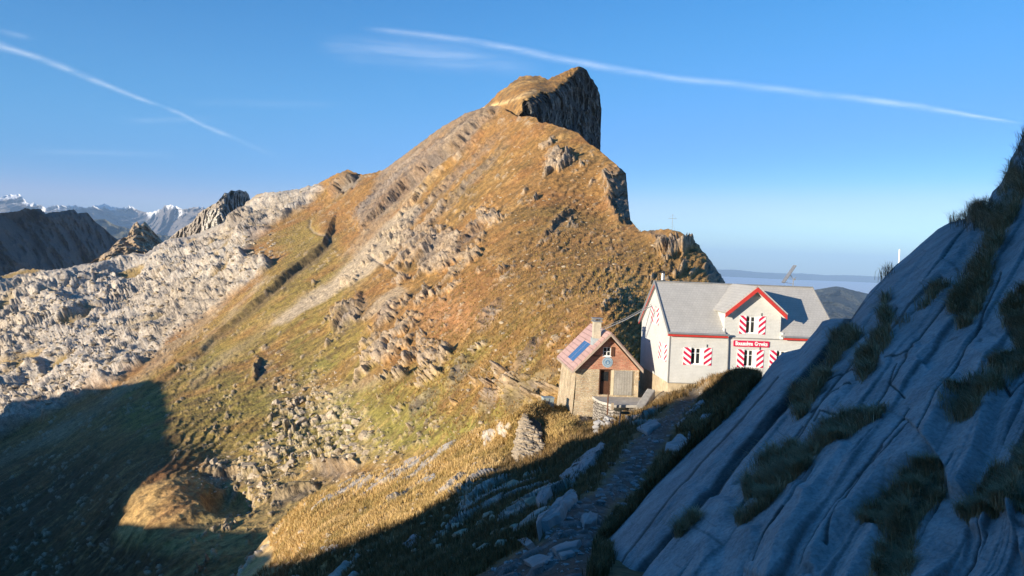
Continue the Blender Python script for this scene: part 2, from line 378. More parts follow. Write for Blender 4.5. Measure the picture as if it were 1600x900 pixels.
# upper rock band between skyline and the first scarp
sc1 = [(781, 165), (766, 188), (748, 205), (729, 230), (713, 243), (697, 251), (682, 265), (669, 274), (652, 288), (636, 298), (615, 318), (590, 340), (562, 362)]
sc2 = [(778, 184), (740, 228), (700, 266), (683, 281), (666, 298), (645, 320), (620, 345)]
band = poly_sd(wx, wy, [(560, 330), (600, 262), (640, 225), (720, 165), (785, 150)] + sc1)
ribs = fbm(bed(P0, 12, 9), 2.2, 4, 81, .6)
paint(A, ROCKB, sstep(-4, 8, band) * (0.75 + ribs * 0.6)); paint(A, BROWN, sstep(-4, 6, band) * sstep(0.1, 0.4, fbm(bed(P0, 9), 12, 3, 82)) * 0.6); paint(A, (.34, .26, .19), sstep(-4, 6, band) * sstep(.1, .35, ribs) * .7); paint(A, (.11, .085, .07), sstep(-4, 6, band) * sstep(.05, .3, -ribs) * .9)
D += sstep(-4, 8, band) * (4.2 * ribs + 2.0 * fbm(P0, 5, 4, 83, .65))
strat = poly_sd(wx, wy, [(790, 165), (700, 262), (640, 330), (600, 372), (560, 400), (520, 420), (540, 385), (600, 330), (700, 240), (780, 160)])
paint(A, (0.36, 0.27, 0.175), sstep(-3, 8, strat) * (0.45 + ribs)); D += sstep(-3, 8, strat) * 1.0 * ribs
scree = poly_sd(wx + 5 * mid, wy, [(660, 330), (625, 385), (590, 425), (530, 460), (480, 490), (440, 512), (425, 506), (470, 465), (520, 425), (560, 390), (610, 345), (650, 318)])
paint(A, SCREE, sstep(-5, 7, scree + 12 * fbm(bed(P0, 4), 8, 3, 85)) * 0.95)
sl2 = poly_sd(wx, wy, [(590, 470), (620, 450), (640, 455), (600, 490), (570, 500)]); paint(A, SCREE, sstep(-4, 6, sl2) * 0.7)
for pl, w_, s_ in (([(350, 470), (300, 520), (230, 570)], 9, .5), ([(470, 470), (380, 540), (300, 600)], 7, .45), ([(420, 440), (360, 500), (320, 545)], 5, .5), ([(260, 560), (180, 620), (90, 680), (0, 720)], 10, .4), ([(600, 590), (520, 620), (500, 640)], 8, .4)):
    dl, _, _ = seg_info(wx, wy, pl); paint(A, SCREE, np.exp(-(dl / w_) ** 2) * s_ * (0.7 + mid))
# scarps: the ground left of the line stands proud and breaks off sharply on its right
JX = fbm(P0, 7, 4, 91) * .6 + fbm(P0, 3.2, 3, 93) * .9; JY = fbm(P0, 7, 4, 92) * .6 + fbm(P0, 3.2, 3, 94) * .9
def scarp(line, h, run, soft=1.2, jag=1.0, ends=True):
    jx = px + jag * 8 * JX; jy = py + jag * 8 * JY
    d, sd, t = seg_info(jx, jy, line); s_ = d * sd                   # right hand side positive (image y runs down)
    prof = np.where(s_ > 0, np.exp(-(s_ / run) ** 2) * sstep(0, soft, s_), 0)
    e = np.clip(np.sin(np.clip(t, 0, 1) * math.pi), 0, 1) ** 0.5 if ends else 1
    return h * prof * e, np.exp(-((s_ + soft * .2) / (soft * 2.0)) ** 2) * e
# sc1 runs downhill to the left, so "right hand" in walking direction is the upper left side
g1, k1 = scarp(sc1, 9, 22, 3, 0.5); D += g1; paint(A, DARKR, k1 * 0.6)
g2, k2 = scarp(sc2, 4.5, 9, 2.5, 0.5); D += g2
gul = [(516, 372), (512, 388), (496, 402), (470, 420), (440, 446), (405, 478), (370, 506), (335, 535), (318, 552), (280, 578), (230, 620), (160, 675), (80, 735), (0, 790)]
g3, k3 = scarp(gul, 3.8, 30, 3, 0.06, False); fade = sstep(180, 330, px) * 0.75 + 0.25; fade = fade * (1 - 0.55 * sstep(470, 300, px)); D += g3 * fade; paint(A, (0.15, 0.105, 0.06), k3 * 0.8 * fade)
for ln, h_, r_, s__ in (([(792, 198), (745, 245), (690, 300), (650, 338), (612, 378)], 2.4, 7, 2.2), ([(800, 215), (760, 262), (715, 305), (670, 352)], 1.8, 7, 2.2), ([(600, 300), (570, 325), (548, 345)], 2.2, 8, 3), ([(745, 190), (690, 232), (640, 272), (600, 305)], 3.0, 8, 3), ([(566, 272), (556, 284), (541, 290), (528, 300), (515, 308)], 9, 14, 4),
                       ([(572, 462), (566, 482), (548, 494), (535, 506), (520, 520)], 4.5, 10, 5), ([(410, 560), (408, 580), (402, 600)], 3, 8, 4),
                       ([(966, 255), (955, 280), (964, 298), (956, 318), (966, 335), (975, 350)], 4, 12, 5),
                       ([(895, 236), (890, 250), (880, 258)], 4, 9, 3),
                       ([(1060, 384), (1048, 396), (1036, 408)], 2.0, 6, 3), ([(1012, 360), (1030, 372), (1046, 376)], 2, 6, 3),
                       ([(690, 372), (672, 398), (650, 412)], 4, 10, 4), ([(420, 350), (398, 362), (380, 380)], 9, 16, 5), ([(400, 345), (378, 352), (360, 362)], 9, 14, 5),
                       ([(870, 570), (840, 600), (815, 622), (795, 645)], 1.6, 6, 3), ([(780, 600), (765, 625), (750, 645)], 2.0, 6, 3),
                       ([(850, 520), (820, 560), (800, 590)], 1.4, 7, 3), ([(560, 728), (520, 738), (482, 738)], 3.5, 9, 4), ([(415, 752), (380, 742), (340, 748), (310, 742)], 2.2, 10, 4), ([(500, 760), (450, 775), (420, 790)], 2.2, 9, 4), ([(690, 610), (660, 630), (640, 655)], 1.3, 6, 3), ([(740, 560), (715, 590), (700, 612)], 1.5, 7, 3), ([(620, 470), (600, 492), (585, 515)], 1.8, 7, 3), ([(790, 470), (765, 495), (745, 520)], 1.5, 8, 3), ([(900, 330), (870, 352), (850, 375)], 2.0, 8, 3), ([(760, 350), (735, 372), (712, 395)], 2.4, 8, 3)):
    g_, k_ = scarp(ln, h_, r_, s__, 1.0); D += g_; paint(A, DARKR, k_ * 0.6)
# hollow beside the hump
hol = np.exp(-((px - 352) / 42) ** 2 - ((py - 780) / 26) ** 2); hnx = 14 * fbm(P0, 9, 3, 97); hol = np.exp(-((px + hnx - 355) / 44) ** 2 - ((py + hnx - 782) / 24) ** 2); D -= 3.2 * sstep(.25, .8, hol + .12 * hnx / 7); D += 1.4 * sstep(-60, 50, hump + 2 * hnx) + .7 * fbm(P0, 12, 4, 88, .6) * sstep(-90, 0, hump) + 1.2 * fbm(P0, 6, 3, 98) * sstep(-30, 20, hump)
# tarn basin talus
tal = poly_sd(wx, wy, [(430, 600), (500, 585), (560, 640), (610, 700), (560, 728), (450, 740), (400, 790), (330, 745), (322, 722), (380, 700), (430, 670)])
tw = sstep(-25, 25, tal); paint(A, (0.38, 0.30, 0.17), tw * 0.4 * sstep(-0.2, 0.3, fbm(P0, 6, 3, 99)))
_, e4, c4 = voron(P0 / 1.9, 8); rocky = tw * sstep(0.58, 0.8, c4 + .5 * rx_) * sstep(0.05, 0.35, e4); D += 1.0 * rocky; paint(A, (0.50, 0.42, 0.30), rocky * 0.8)
# thin walking trail
for pl in ([(486, 345), (484, 355), (492, 366), (505, 374), (516, 376)], [(578, 398), (590, 408), (612, 420), (640, 432)],):
    dl, _, _ = seg_info(px, py, pl); paint(A, (0.40, 0.33, 0.25), np.exp(-(dl / 1.8) ** 2) * .45); D -= 0.9 * np.exp(-(dl / 2.5) ** 2)
D *= sstep(-1, 14, py - M.sy[None]) * 0.75 + 0.25
DEP = np.zeros(px.shape)
def cliff(line, poly, slope, jag=5, cap=200):
    """ground beyond the line turns away from the viewer and drops out of sight"""
    global DEP
    jx = px + jag * JX; jy = py + jag * JY; d, _, _ = seg_info(jx, jy, line); k = poly_sd(jx, jy, poly) > 0
    dd = np.where(k, np.minimum(d, cap), 0); DEP = DEP + slope * dd + slope * 2.0 * sstep(0, 3, dd); paint(A, (.20, .17, .14), (dd > 0.5) * .75)
cliff([(963, 256), (968, 266), (958, 280), (966, 292), (957, 310), (966, 322), (972, 338)], [(963, 240), (968, 266), (958, 280), (966, 292), (957, 310), (966, 322), (972, 338), (984, 352), (1010, 340), (1010, 230)], .9, 6)
cliff([(1096, 388), (1106, 402), (1100, 418), (1108, 440)], [(1096, 370), (1106, 402), (1100, 418), (1108, 445), (1240, 640), (1240, 370)], .35, 6, 40)
cliff([(560, 271), (548, 284), (530, 296)], [(560, 271), (548, 284), (530, 296), (536, 303), (556, 290), (566, 274)], 1.2, 3, 12)
M.P = unproj(px, py, M.d + DEP * sstep(-60, 0, -D * 0)) + M.N * D[..., None]
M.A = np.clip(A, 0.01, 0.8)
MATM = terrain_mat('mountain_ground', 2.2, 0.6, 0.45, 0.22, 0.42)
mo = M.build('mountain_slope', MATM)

# ------------------------------------------------------------------ S: summit block behind
silS_ = [(735, 180), (753, 169), (764, 160), (780, 143), (790, 137), (801, 128), (812, 120), (823, 118), (846, 119), (856, 124.6), (862, 121), (880, 113), (895, 106),
        (907, 103.5), (916, 109), (924, 123), (933, 136), (938, 150), (938.2, 200), (938.5, 235), (941, 262), (950, 300)]
silS = silS_
ctlS = [(735, 180, 560), (764, 160, 565), (812, 119, 575), (846, 119, 560), (856, 125, 556), (905, 105, 566), (800, 160, 500), (822, 156, 470),
        (760, 200, 520), (845, 150, 492), (870, 140, 522), (938, 150, 612), (935, 250, 606), (800, 260, 440), (822, 200, 462), (845, 210, 488), (870, 190, 518), (905, 160, 562), (905, 240, 560), (870, 250, 515), (946, 290, 620)]
S = Sheet(735, 947, 0.7, silS, rbf(ctlS), ybot=300, backlen=0.06, backdrop=1.2, jag=1.8)
FR = frame((.66, .63, .41), np.array([-.59, .1, .79])); px, py, P0 = S.px, S.py, S.B; A = S.A
paint(A, BROWN, np.ones(px.shape)); paint(A, GOLD, 0.6 * sstep(-.1, .3, fbm(bed(P0, 5), 18, 3, 4)))
dl, _, _ = seg_info(px, py, [(755, 168), (790, 160), (815, 150), (835, 142)]); paint(A, (0.62, 0.42, 0.2), np.exp(-(dl / 3.0) ** 2))
dn = 4 * fbm(P0, 6, 3, 5)
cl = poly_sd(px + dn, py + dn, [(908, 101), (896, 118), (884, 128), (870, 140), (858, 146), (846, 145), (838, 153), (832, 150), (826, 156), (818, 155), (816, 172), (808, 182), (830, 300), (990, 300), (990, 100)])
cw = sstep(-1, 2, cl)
Q = np.stack([P0[..., 0], P0[..., 1], P0[..., 2] * 0.85 + P0[..., 0] * .4], -1); jag = fbm(Q, 26, 5, 6, .6)
_, eS, cS = voron(Q / 10 + .3 * fbm(P0, 12, 3, 13)[..., None], 12); _, eT, cT = voron(Q / 4.2 + .3 * fbm(P0, 5, 3, 14)[..., None], 15)
dep = cw * (4 + 16 * jag + 6 * cS * sstep(0, .3, eS) + 2.6 * cT * sstep(0, .3, eT)) + (1 - cw) * (3.4 * fbm(P0, 9, 5, 8, .6) + 1.6 * fbm(P0, 2.6, 3, 18))
dep += 10 * cw * sstep(-6, 10, poly_sd(px + 2 * dn, py + dn, [(862, 172), (880, 150), (905, 135), (922, 165), (905, 205), (880, 200)]))
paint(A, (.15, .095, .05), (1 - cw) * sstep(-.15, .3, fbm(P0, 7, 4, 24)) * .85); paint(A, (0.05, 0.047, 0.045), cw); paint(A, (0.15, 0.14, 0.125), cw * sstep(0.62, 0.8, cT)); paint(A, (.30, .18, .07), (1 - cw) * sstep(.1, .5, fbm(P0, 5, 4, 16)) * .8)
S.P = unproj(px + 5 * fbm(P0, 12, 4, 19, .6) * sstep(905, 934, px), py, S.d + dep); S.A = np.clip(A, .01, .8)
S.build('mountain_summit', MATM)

# ------------------------------------------------------------------ N: near ground with hut terrace, path and golden spur
silN = [(-200, 1300), (300, 1100), (345, 950), (372, 895), (410, 848), (462, 792), (500, 768), (540, 751), (620, 722), (700, 692), (760, 668), (800, 652), (812, 645), (820, 636), (835, 630),
        (850, 634), (870, 642), (885, 632), (900, 628), (960, 606), (990, 596), (1015, 592), (1045, 596), (1100, 594), (1120, 588), (1150, 583), (1172, 584), (1195, 592), (1230, 603), (1300, 608), (1400, 614), (1540, 640)]
ctlN = [(1300, 612, 62), (1400, 618, 60), (1540, 645, 54), (1540, 940, 9), (1300, 760, 22), (330, 905, 92), (368, 868, 92), (420, 822, 90), (470, 776, 84), (540, 751, 78), (620, 722, 72), (700, 692, 66), (760, 668, 60), (800, 652, 55), (820, 636, 56), (850, 634, 57.5),
        (870, 640, 59), (870, 665, 55), (900, 628, 63), (960, 606, 66), (955, 652, 55), (1000, 640, 55.5), (935, 660, 55), (1000, 596, 65), (1045, 600, 59), (1045, 613, 53.5), (1100, 596, 54), (1120, 588, 49), (1150, 583, 46), (1190, 590, 44), (1250, 610, 40),
        (850, 899, 7), (950, 899, 6.2), (1100, 930, 5.5), (700, 899, 11), (600, 899, 22), (500, 899, 42), (420, 899, 60), (330, 940, 75), (500, 840, 56), (430, 870, 70), (560, 800, 60), (640, 850, 30), (740, 750, 44),
        (700, 800, 36), (850, 800, 13.5), (900, 760, 19), (960, 700, 30), (1000, 680, 34), (1050, 642, 44), (925, 688, 47), (900, 690, 45), (850, 712, 50), (800, 720, 52), (826, 690, 54), (850, 655, 56.5), (1100, 612, 50), (880, 662, 55), (905, 666, 55.5),
        (870, 760, 24), (780, 820, 17), (950, 830, 10), (1000, 760, 19), (1100, 680, 30), (1180, 640, 36), (780, 880, 10), (650, 780, 50), (600, 760, 64), (1032, 622, 52), (985, 665, 44)]
N = Sheet(300, 1530, 1.5, silN, rbf(ctlN), ybot=935, backlen=0.16, backdrop=1.0)
FR = frame((.66, .63, .2), N.N[100:, 200:400].mean((0, 1)), .5)
px, py, P0 = N.px, N.py, N.B; A = N.A
dM = np.clip(N.d / 40, 0.15, 2)
wx = px + 10 * fbm(P0, 3.5, 3, 3); wy = py + 10 * fbm(P0, 3.5, 3, 7)
paint(A, (.54, .37, .165), np.ones(px.shape)); paint(A, (0.38, 0.27, 0.10), sstep(-.05, .3, fbm(P0, 5, 4, 201)) * .8); paint(A, (0.52, 0.30, 0.16), sstep(0.05, .3, fbm(bed(P0, 3), 4, 3, 202)) * .6)
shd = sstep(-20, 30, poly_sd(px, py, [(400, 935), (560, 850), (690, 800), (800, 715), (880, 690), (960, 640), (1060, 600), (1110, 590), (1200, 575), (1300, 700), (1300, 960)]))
paint(A, (0.135, 0.085, 0.035), shd * .9)                              # shadow of the ridge darkened into the turf colour
path = poly_sd(wx, wy, [(680, 935), (760, 880), (840, 840), (870, 800), (915, 770), (955, 735), (972, 705), (990, 680), (1015, 655), (1050, 628), (1085, 608), (1112, 598), (1100, 625),
                        (1075, 650), (1050, 690), (1030, 720), (1000, 765), (960, 800), (935, 850), (920, 935)])
pw = sstep(2, 16, path + 8 * fbm(P0, 1.0, 3, 230)); paint(A, (0.085, 0.072, 0.058), pw)
D = 0.35 * fbm(P0, 7, 3, 211) * dM + 0.22 * fbm(bed(P0, 3, 2), 1.7, 3, 212) * np.minimum(1, dM) + 0.09 * np.minimum(1, dM) * fbm(P0, 0.5, 3, 213)
D *= (1 - 0.75 * pw)
_, e5, c5 = voron(P0 / np.array([0.32, 0.32, 0.3]), 31); st = pw * sstep(0.6, 0.75, c5); D += st * 0.05 * sstep(0, .3, e5); paint(A, (0.22, 0.22, 0.22), st * .5)
# bedrock ribs poking out of the turf
rn = fbm(bed(P0, 4, 3), 2.2, 4, 221, .55)
reg = 0.5 * np.exp(-((px - 700) / 110) ** 2 - ((py - 760) / 60) ** 2) + 0.75 * np.exp(-((px - 830) / 90) ** 2 - ((py - 790) / 60) ** 2) + .55 * np.exp(-((px - 1000) / 70) ** 2 - ((py - 660) / 28) ** 2) + 0.7 * np.exp(-((py - (N.sy[None] + 14)) / 16) ** 2) * sstep(850, 780, px) * sstep(450, 520, px) * 1.3 + .4 * sstep(760, 860, py) * sstep(760, 500, px)
rw = sstep(0.02, 0.12, rn + reg * .55 - .42) * (1 - pw * .92)
_, e6, c6 = voron(bed(P0, 2.5, 1.8) / 1.1, 33)
RWN = rw; D += rw * np.minimum(1, dM) * (0.16 + 0.42 * c6 * sstep(0, .15, e6)); paint(A, (0.42, 0.38, 0.33), rw * .9)
terr = poly_sd(px, py, [(860, 640), (1020, 585), (1120, 590), (1110, 612), (1020, 625), (940, 650), (870, 668)]); paint(A, (0.40, 0.35, 0.27), sstep(-6, 8, terr) * .5); D *= 1 - .7 * sstep(-8, 5, terr)
D *= sstep(-1, 10, py - N.sy[None]) * 0.8 + 0.2
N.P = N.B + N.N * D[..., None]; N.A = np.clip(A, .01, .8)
def bottomN(last):
    r = []
    for k in range(1, 9):
        f = k / 8; tgt = np.stack([last[:, 0] * (1 - f) + np.clip(last[:, 0], -3, 3) * f, last[:, 1] * (1 - f) - 9 * f, last[:, 2] * (1 - f) + (-1.75) * f], 1); r.append(tgt)
    return np.array(r)
MATN = terrain_mat('near_turf', 0.5, 0.09, 0.10, 0.035, 0.32)
no = N.build('near_ground', MATN, bottomN)

# ------------------------------------------------------------------ R: the shaded limestone slabs on the right
silR = [(880, 935), (905, 899), (940, 852), (990, 800), (1020, 762), (1060, 722), (1110, 672), (1150, 632), (1185, 596), (1206, 568), (1222, 551), (1250, 545), (1275, 516), (1285, 502), (1300, 498), (1330, 498), (1345, 476),
        (1360, 455), (1380, 436), (1400, 414), (1420, 398), (1440, 380), (1465, 358), (1485, 347), (1508, 342), (1515, 330), (1528, 322), (1541, 320), (1550, 300), (1562, 288), (1571, 272), (1576, 262), (1578, 250), (1590, 230), (1600, 205), (1640, 150), (1760, -20)]
NR_ = np.array([-.59, .10, .79]); NR_ /= np.linalg.norm(NR_)
def depR(px, py):
    """one great bedding plane dipping left, seen from about two metres above it, rolling over at the skyline"""
    r_ = unproj(px, py, np.ones(px.shape)); q = -(r_ @ NR_); sk = np.interp(px, *zip(*silR)); e = np.clip(py - sk, 0, 400)
    d = 2.15 / np.clip(q, .10, 9); return np.clip(d, 2.5, 17) * (1 + .10 * np.exp(-e / 30.0))
R = Sheet(880, 1740, 1.15, silR, depR, ybot=940, backlen=0.25, backdrop=1.0)
FR = frame((1.06, 1.0, .66), NR_, .3)
px, py, P0 = R.px, R.py, R.B; A = R.A
paint(A, (0.335, 0.335, 0.34), np.ones(px.shape)); paint(A, (0.24, 0.24, 0.245), sstep(-.1, .35, fbm(bed(P0, 4, 2), 1.6, 4, 301)) * .7)
paint(A, (0.40, 0.40, 0.395), sstep(0.1, .4, fbm(P0, 0.7, 4, 302)) * .35)
dS = np.clip(R.d / 9, 0.4, 1.4)
D = 0.045 * fbm(bed(P0, 3.5, 2.5), 2.2, 3, 311, .5) + 0.045 * fbm(bed(P0, 5, 3), 0.6, 4, 312, .6) + 0.030 * dS * fbm(P0, .14, 4, 313, .6)
rs_ = np.random.default_rng(77)
def strips(lo, hi, w0, w1, h0, h1, jx, blk, seed):
    """long parallel plates: each rises towards its lower edge and breaks off; cross joints split it into blocks"""
    ph = np.degrees(np.arctan2(py + 345, 2050 - px)) + jx; rd = np.hypot(py + 345, 2050 - px)
    ks = [lo]
    while ks[-1] < hi: ks.append(ks[-1] + rs_.uniform(w0, w1))
    ks = np.array(ks); i = np.clip(np.searchsorted(ks, ph) - 1, 0, len(ks) - 2); fr = np.clip((ph - ks[i]) / (ks[i + 1] - ks[i]), 0, 1)
    hh = rs_.uniform(h0, h1, len(ks))[i]; am = sstep(-.25, .3, fbm(np.stack([rd / 260, i * 3.7, i * 0.], -1), 1, 2, seed))
    L = rs_.uniform(.6, 1.5, len(ks))[i] * blk; o = rs_.random(len(ks))[i]; c = (rd + 9 * RX) / L + o; j = np.floor(c); e = np.minimum(c - j, 1 - c + j) * L
    rnd = ((_hash(i, j.astype(np.int64), j.astype(np.int64) * 0, seed) & np.uint32(255)) / 255.0)
    edge = (1 - fr) * (ks[i + 1] - ks[i]) * 28
    return hh * am * fr * sstep(0, 2.6, edge) + (rnd - .5) * h1 * .5, np.maximum(np.exp(-(edge / 1.5) ** 2) * (.25 + .75 * am), np.exp(-(e / 1.3) ** 2) * (rnd > .35) * .8)
RX = fbm(P0, 1.3, 4, 321); RY = fbm(P0, 1.3, 4, 322)
def along(X, n=5):
    o = np.zeros(X.shape); w = 0
    for k in range(-n, n + 1):
        q = np.roll(np.roll(X, -k, 0), k, 1) if X.ndim == 2 else X; g = 1 - abs(k) / (n + 1); o += g * q; w += g
    return o / w
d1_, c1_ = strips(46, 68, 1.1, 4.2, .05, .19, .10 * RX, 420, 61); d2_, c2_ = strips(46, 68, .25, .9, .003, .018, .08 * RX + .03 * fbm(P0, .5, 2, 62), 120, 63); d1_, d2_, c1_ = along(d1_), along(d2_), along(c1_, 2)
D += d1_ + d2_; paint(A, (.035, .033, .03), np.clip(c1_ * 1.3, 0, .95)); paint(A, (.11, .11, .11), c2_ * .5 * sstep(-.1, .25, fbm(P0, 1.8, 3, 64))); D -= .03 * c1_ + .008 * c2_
# every layer ends in a broken edge facing down right
def ledge(line, h, run, soft, jag=1.0):
    jx = px + jag * 9 * RX; jy = py + jag * 9 * RY
    d, sd, t = seg_info(jx, jy, line); s_ = d * sd; e = np.clip(np.sin(np.clip(t, 0.0, 1) * math.pi) * 3.0, 0, 1)
    return h * e * np.where(s_ > 0, np.clip(1 - s_ / (run * 2.4), 0, 1) * sstep(0, soft, s_), 0), np.exp(-(s_ / soft) ** 2) * e
ledges = [([(1345, 470), (1296, 545), (1240, 604), (1200, 650), (1152, 703), (1104, 766), (1056, 818), (1000, 874), (970, 910)], .16, 40, 5),
          ([(1162, 780), (1150, 812), (1134, 845), (1124, 900), (1120, 945)], .5, 60, 36), ([(1192, 818), (1186, 850), (1168, 878), (1152, 905), (1140, 945)], .3, 40, 18),
          ([(1296, 780), (1264, 838), (1240, 872), (1226, 905), (1215, 945)], .42, 55, 24), ([(1340, 700), (1300, 750), (1270, 800)], .3, 40, 12),
          ([(1505, 570), (1490, 645), (1464, 700), (1428, 726), (1395, 745), (1350, 790), (1300, 850), (1262, 945)], .65, 80, 22),
          ([(1600, 560), (1560, 620), (1530, 700), (1500, 760), (1470, 765)], .6, 60, 16), ([(1380, 812), (1362, 845), (1340, 885), (1322, 935)], .5, 35, 22),
          ([(1500, 600), (1440, 590), (1390, 600), (1340, 606), (1290, 640)], .0, 20, 5),
          ([(1545, 330), (1500, 400), (1450, 455), (1400, 520), (1370, 560), (1320, 620), (1260, 680)], .28, 45, 10),
          ([(1445, 545), (1420, 560), (1395, 565), (1380, 575)], .25, 22, 6),
          ([(1510, 465), (1470, 530), (1440, 560), (1455, 575)], .22, 30, 7),
          ([(1590, 880), (1575, 850), (1570, 800), (1545, 790)], .3, 50, 14), ([(1500, 790), (1490, 850), (1465, 880), (1450, 935)], .15, 40, 6),
          ([(1470, 380), (1400, 450), (1330, 530)], .18, 40, 5), ([(1180, 660), (1100, 740), (1020, 815), (960, 890)], .10, 40, 3), ([(1230, 640), (1180, 700), (1130, 770)], .10, 30, 3)]
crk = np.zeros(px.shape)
for ln, h_, r_, s_ in ledges:
    if h_ > 0:
        g_, k_ = ledge(ln, h_, r_, s_ * .8, .28); D += .72 * g_ * np.clip(R.d / 14, .35, .8)
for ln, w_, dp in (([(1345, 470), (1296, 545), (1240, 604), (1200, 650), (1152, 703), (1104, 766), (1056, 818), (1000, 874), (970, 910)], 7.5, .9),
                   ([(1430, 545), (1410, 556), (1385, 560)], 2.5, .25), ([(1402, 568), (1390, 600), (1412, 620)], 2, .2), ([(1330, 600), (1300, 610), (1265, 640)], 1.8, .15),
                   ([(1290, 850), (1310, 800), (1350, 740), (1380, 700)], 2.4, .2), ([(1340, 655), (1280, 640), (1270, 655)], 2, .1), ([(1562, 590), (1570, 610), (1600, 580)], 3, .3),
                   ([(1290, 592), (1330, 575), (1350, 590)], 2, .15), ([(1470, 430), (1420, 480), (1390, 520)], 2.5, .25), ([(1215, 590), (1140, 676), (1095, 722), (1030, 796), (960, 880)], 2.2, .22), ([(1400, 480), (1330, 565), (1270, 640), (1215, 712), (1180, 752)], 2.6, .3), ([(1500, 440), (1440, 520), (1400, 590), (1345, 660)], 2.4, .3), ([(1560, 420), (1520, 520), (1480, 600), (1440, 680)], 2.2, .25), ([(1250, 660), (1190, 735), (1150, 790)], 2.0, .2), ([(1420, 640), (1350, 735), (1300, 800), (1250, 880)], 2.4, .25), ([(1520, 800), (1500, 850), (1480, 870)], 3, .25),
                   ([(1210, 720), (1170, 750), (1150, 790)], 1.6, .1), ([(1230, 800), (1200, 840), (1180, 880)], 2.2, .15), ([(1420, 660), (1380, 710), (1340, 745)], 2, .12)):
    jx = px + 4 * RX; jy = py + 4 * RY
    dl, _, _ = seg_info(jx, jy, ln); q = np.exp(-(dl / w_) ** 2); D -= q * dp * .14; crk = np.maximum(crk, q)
cr = fbm(bed(P0, 6, 3), 0.7, 3, 341, kind='r'); q = sstep(0.80, 0.93, cr); D -= 0.035 * q; paint(A, (.07, .07, .07), q * .6)
cx = fbm(P0, 1.6, 3, 343, kind='r'); q = sstep(0.86, 0.95, cx); D -= 0.03 * q; paint(A, (.07, .07, .07), q * .5)
gpoly = [[(1292, 560), (1300, 524), (1330, 514), (1350, 520), (1340, 530), (1310, 556), (1290, 592), (1262, 640), (1240, 655), (1236, 632), (1234, 604), (1262, 590)],
         [(1392, 455), (1385, 480), (1396, 530), (1372, 562), (1352, 600), (1338, 575), (1350, 540), (1372, 520), (1376, 480), (1386, 455)],
         [(1480, 442), (1470, 455), (1448, 478), (1436, 482), (1440, 465), (1460, 448)], [(1423, 495), (1410, 512), (1404, 505)],
         [(1600, 290), (1580, 340), (1550, 400), (1540, 450), (1520, 500), (1498, 512), (1486, 490), (1490, 455), (1505, 425), (1528, 400), (1540, 360), (1510, 345), (1522, 322), (1548, 318), (1570, 290), (1585, 240)],
         [(1620, 440), (1580, 460), (1562, 480), (1566, 510), (1590, 540), (1560, 560), (1530, 590), (1488, 610), (1476, 640), (1486, 660), (1520, 655), (1560, 610), (1590, 575), (1640, 540)],
         [(1390, 638), (1372, 660), (1330, 690), (1290, 710), (1250, 755), (1225, 775), (1200, 792), (1155, 818), (1150, 805), (1190, 775), (1162, 772), (1160, 745), (1190, 700), (1230, 690), (1260, 695), (1290, 660), (1330, 650)],
         [(1460, 712), (1468, 745), (1445, 775), (1420, 800), (1412, 860), (1400, 935), (1320, 935), (1352, 880), (1372, 820), (1362, 800), (1345, 815), (1330, 800), (1380, 760), (1420, 720)],
         [(1640, 640), (1600, 660), (1570, 710), (1530, 735), (1480, 775), (1500, 795), (1560, 790), (1640, 810)], [(1095, 805), (1080, 822), (1060, 840), (1058, 828), (1078, 808)],
         [(1130, 600), (1190, 590), (1140, 650), (1060, 720), (1000, 780), (960, 830), (930, 860), (950, 820), (1000, 765), (1080, 680)]]
gw = np.zeros(px.shape)
for i, g in enumerate(gpoly):
    j = 7 * RX; s_ = poly_sd(px + 2 * j, py - 2 * j, g) - 5; w_ = sstep(-3, 4, s_); gw = np.maximum(gw, w_)
gw *= 1 - sstep(.5, .9, crk)
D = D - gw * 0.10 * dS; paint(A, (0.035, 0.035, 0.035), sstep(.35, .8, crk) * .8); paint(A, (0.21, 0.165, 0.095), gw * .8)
qv = -(unproj(px, py, np.ones(px.shape)) @ NR_); D = (D - .12) * np.clip(.42 + 1.9 * (qv - .30), .42, 1.15); D *= sstep(-1, 55, py - R.sy[None]) * 0.9 + 0.1
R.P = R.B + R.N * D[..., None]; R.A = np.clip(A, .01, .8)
def bottomR(last):
    r = []
    for k in range(1, 7):
        f = k / 6; r.append(np.stack([last[:, 0] * (1 + .1 * f), last[:, 1] * (1 - f) - 6 * f, last[:, 2] * (1 - f) + (-1.7 + .9 * np.maximum(0, last[:, 0])) * f], 1))
    return np.array(r)
MATR = terrain_mat('slab_limestone', 0.35, 0.035, 0.05, 0.012, 0.26)
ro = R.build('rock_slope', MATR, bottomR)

# ------------------------------------------------------------------ the ridge behind the viewer, whose shade lies over the foreground
SH = np.array([math.sin(SUN_AZ), math.cos(SUN_AZ), 0]); HH = np.array([-SH[1], SH[0], 0]); TE = math.tan(SUN_EL)
def ab(P): return P @ HH, P[..., 2] - (P @ SH) * TE
PROF = [(-900, -160), (-520, -110), (-439, -81), (-420, -67), (-398, -58.6), (-358, -48.2), (-324, -40), (-300, -39.4), (-252, -40.7), (-212, -41.2), (-189, -41.0), (-178, -41.6), (-169, -43.7),
        (-164, -46.6), (-158, -48), (-140, -44), (-110, -36), (-62, -23), (-45.6, -16.6), (-37.5, -13), (-34.5, -11), (-33.4, -9), (-32.6, -6.8), (-31.4, -5.2), (-29.8, -3.0), (-26.5, -0.8),
        (-22, 5), (-16, 12), (-5, 19), (10, 28), (40, 42), (120, 60), (260, 50)]
aa = np.concatenate([np.arange(-900, -470, 10), np.arange(-470, -60, 2.0), np.arange(-60, 20, 0.5), np.arange(20, 262, 6)])
bb = np.interp(aa, *zip(*PROF)); Dst = 45 + 0.35 * np.maximum(0, -aa - 30) + 0.7 * np.maximum(0, aa + 30)
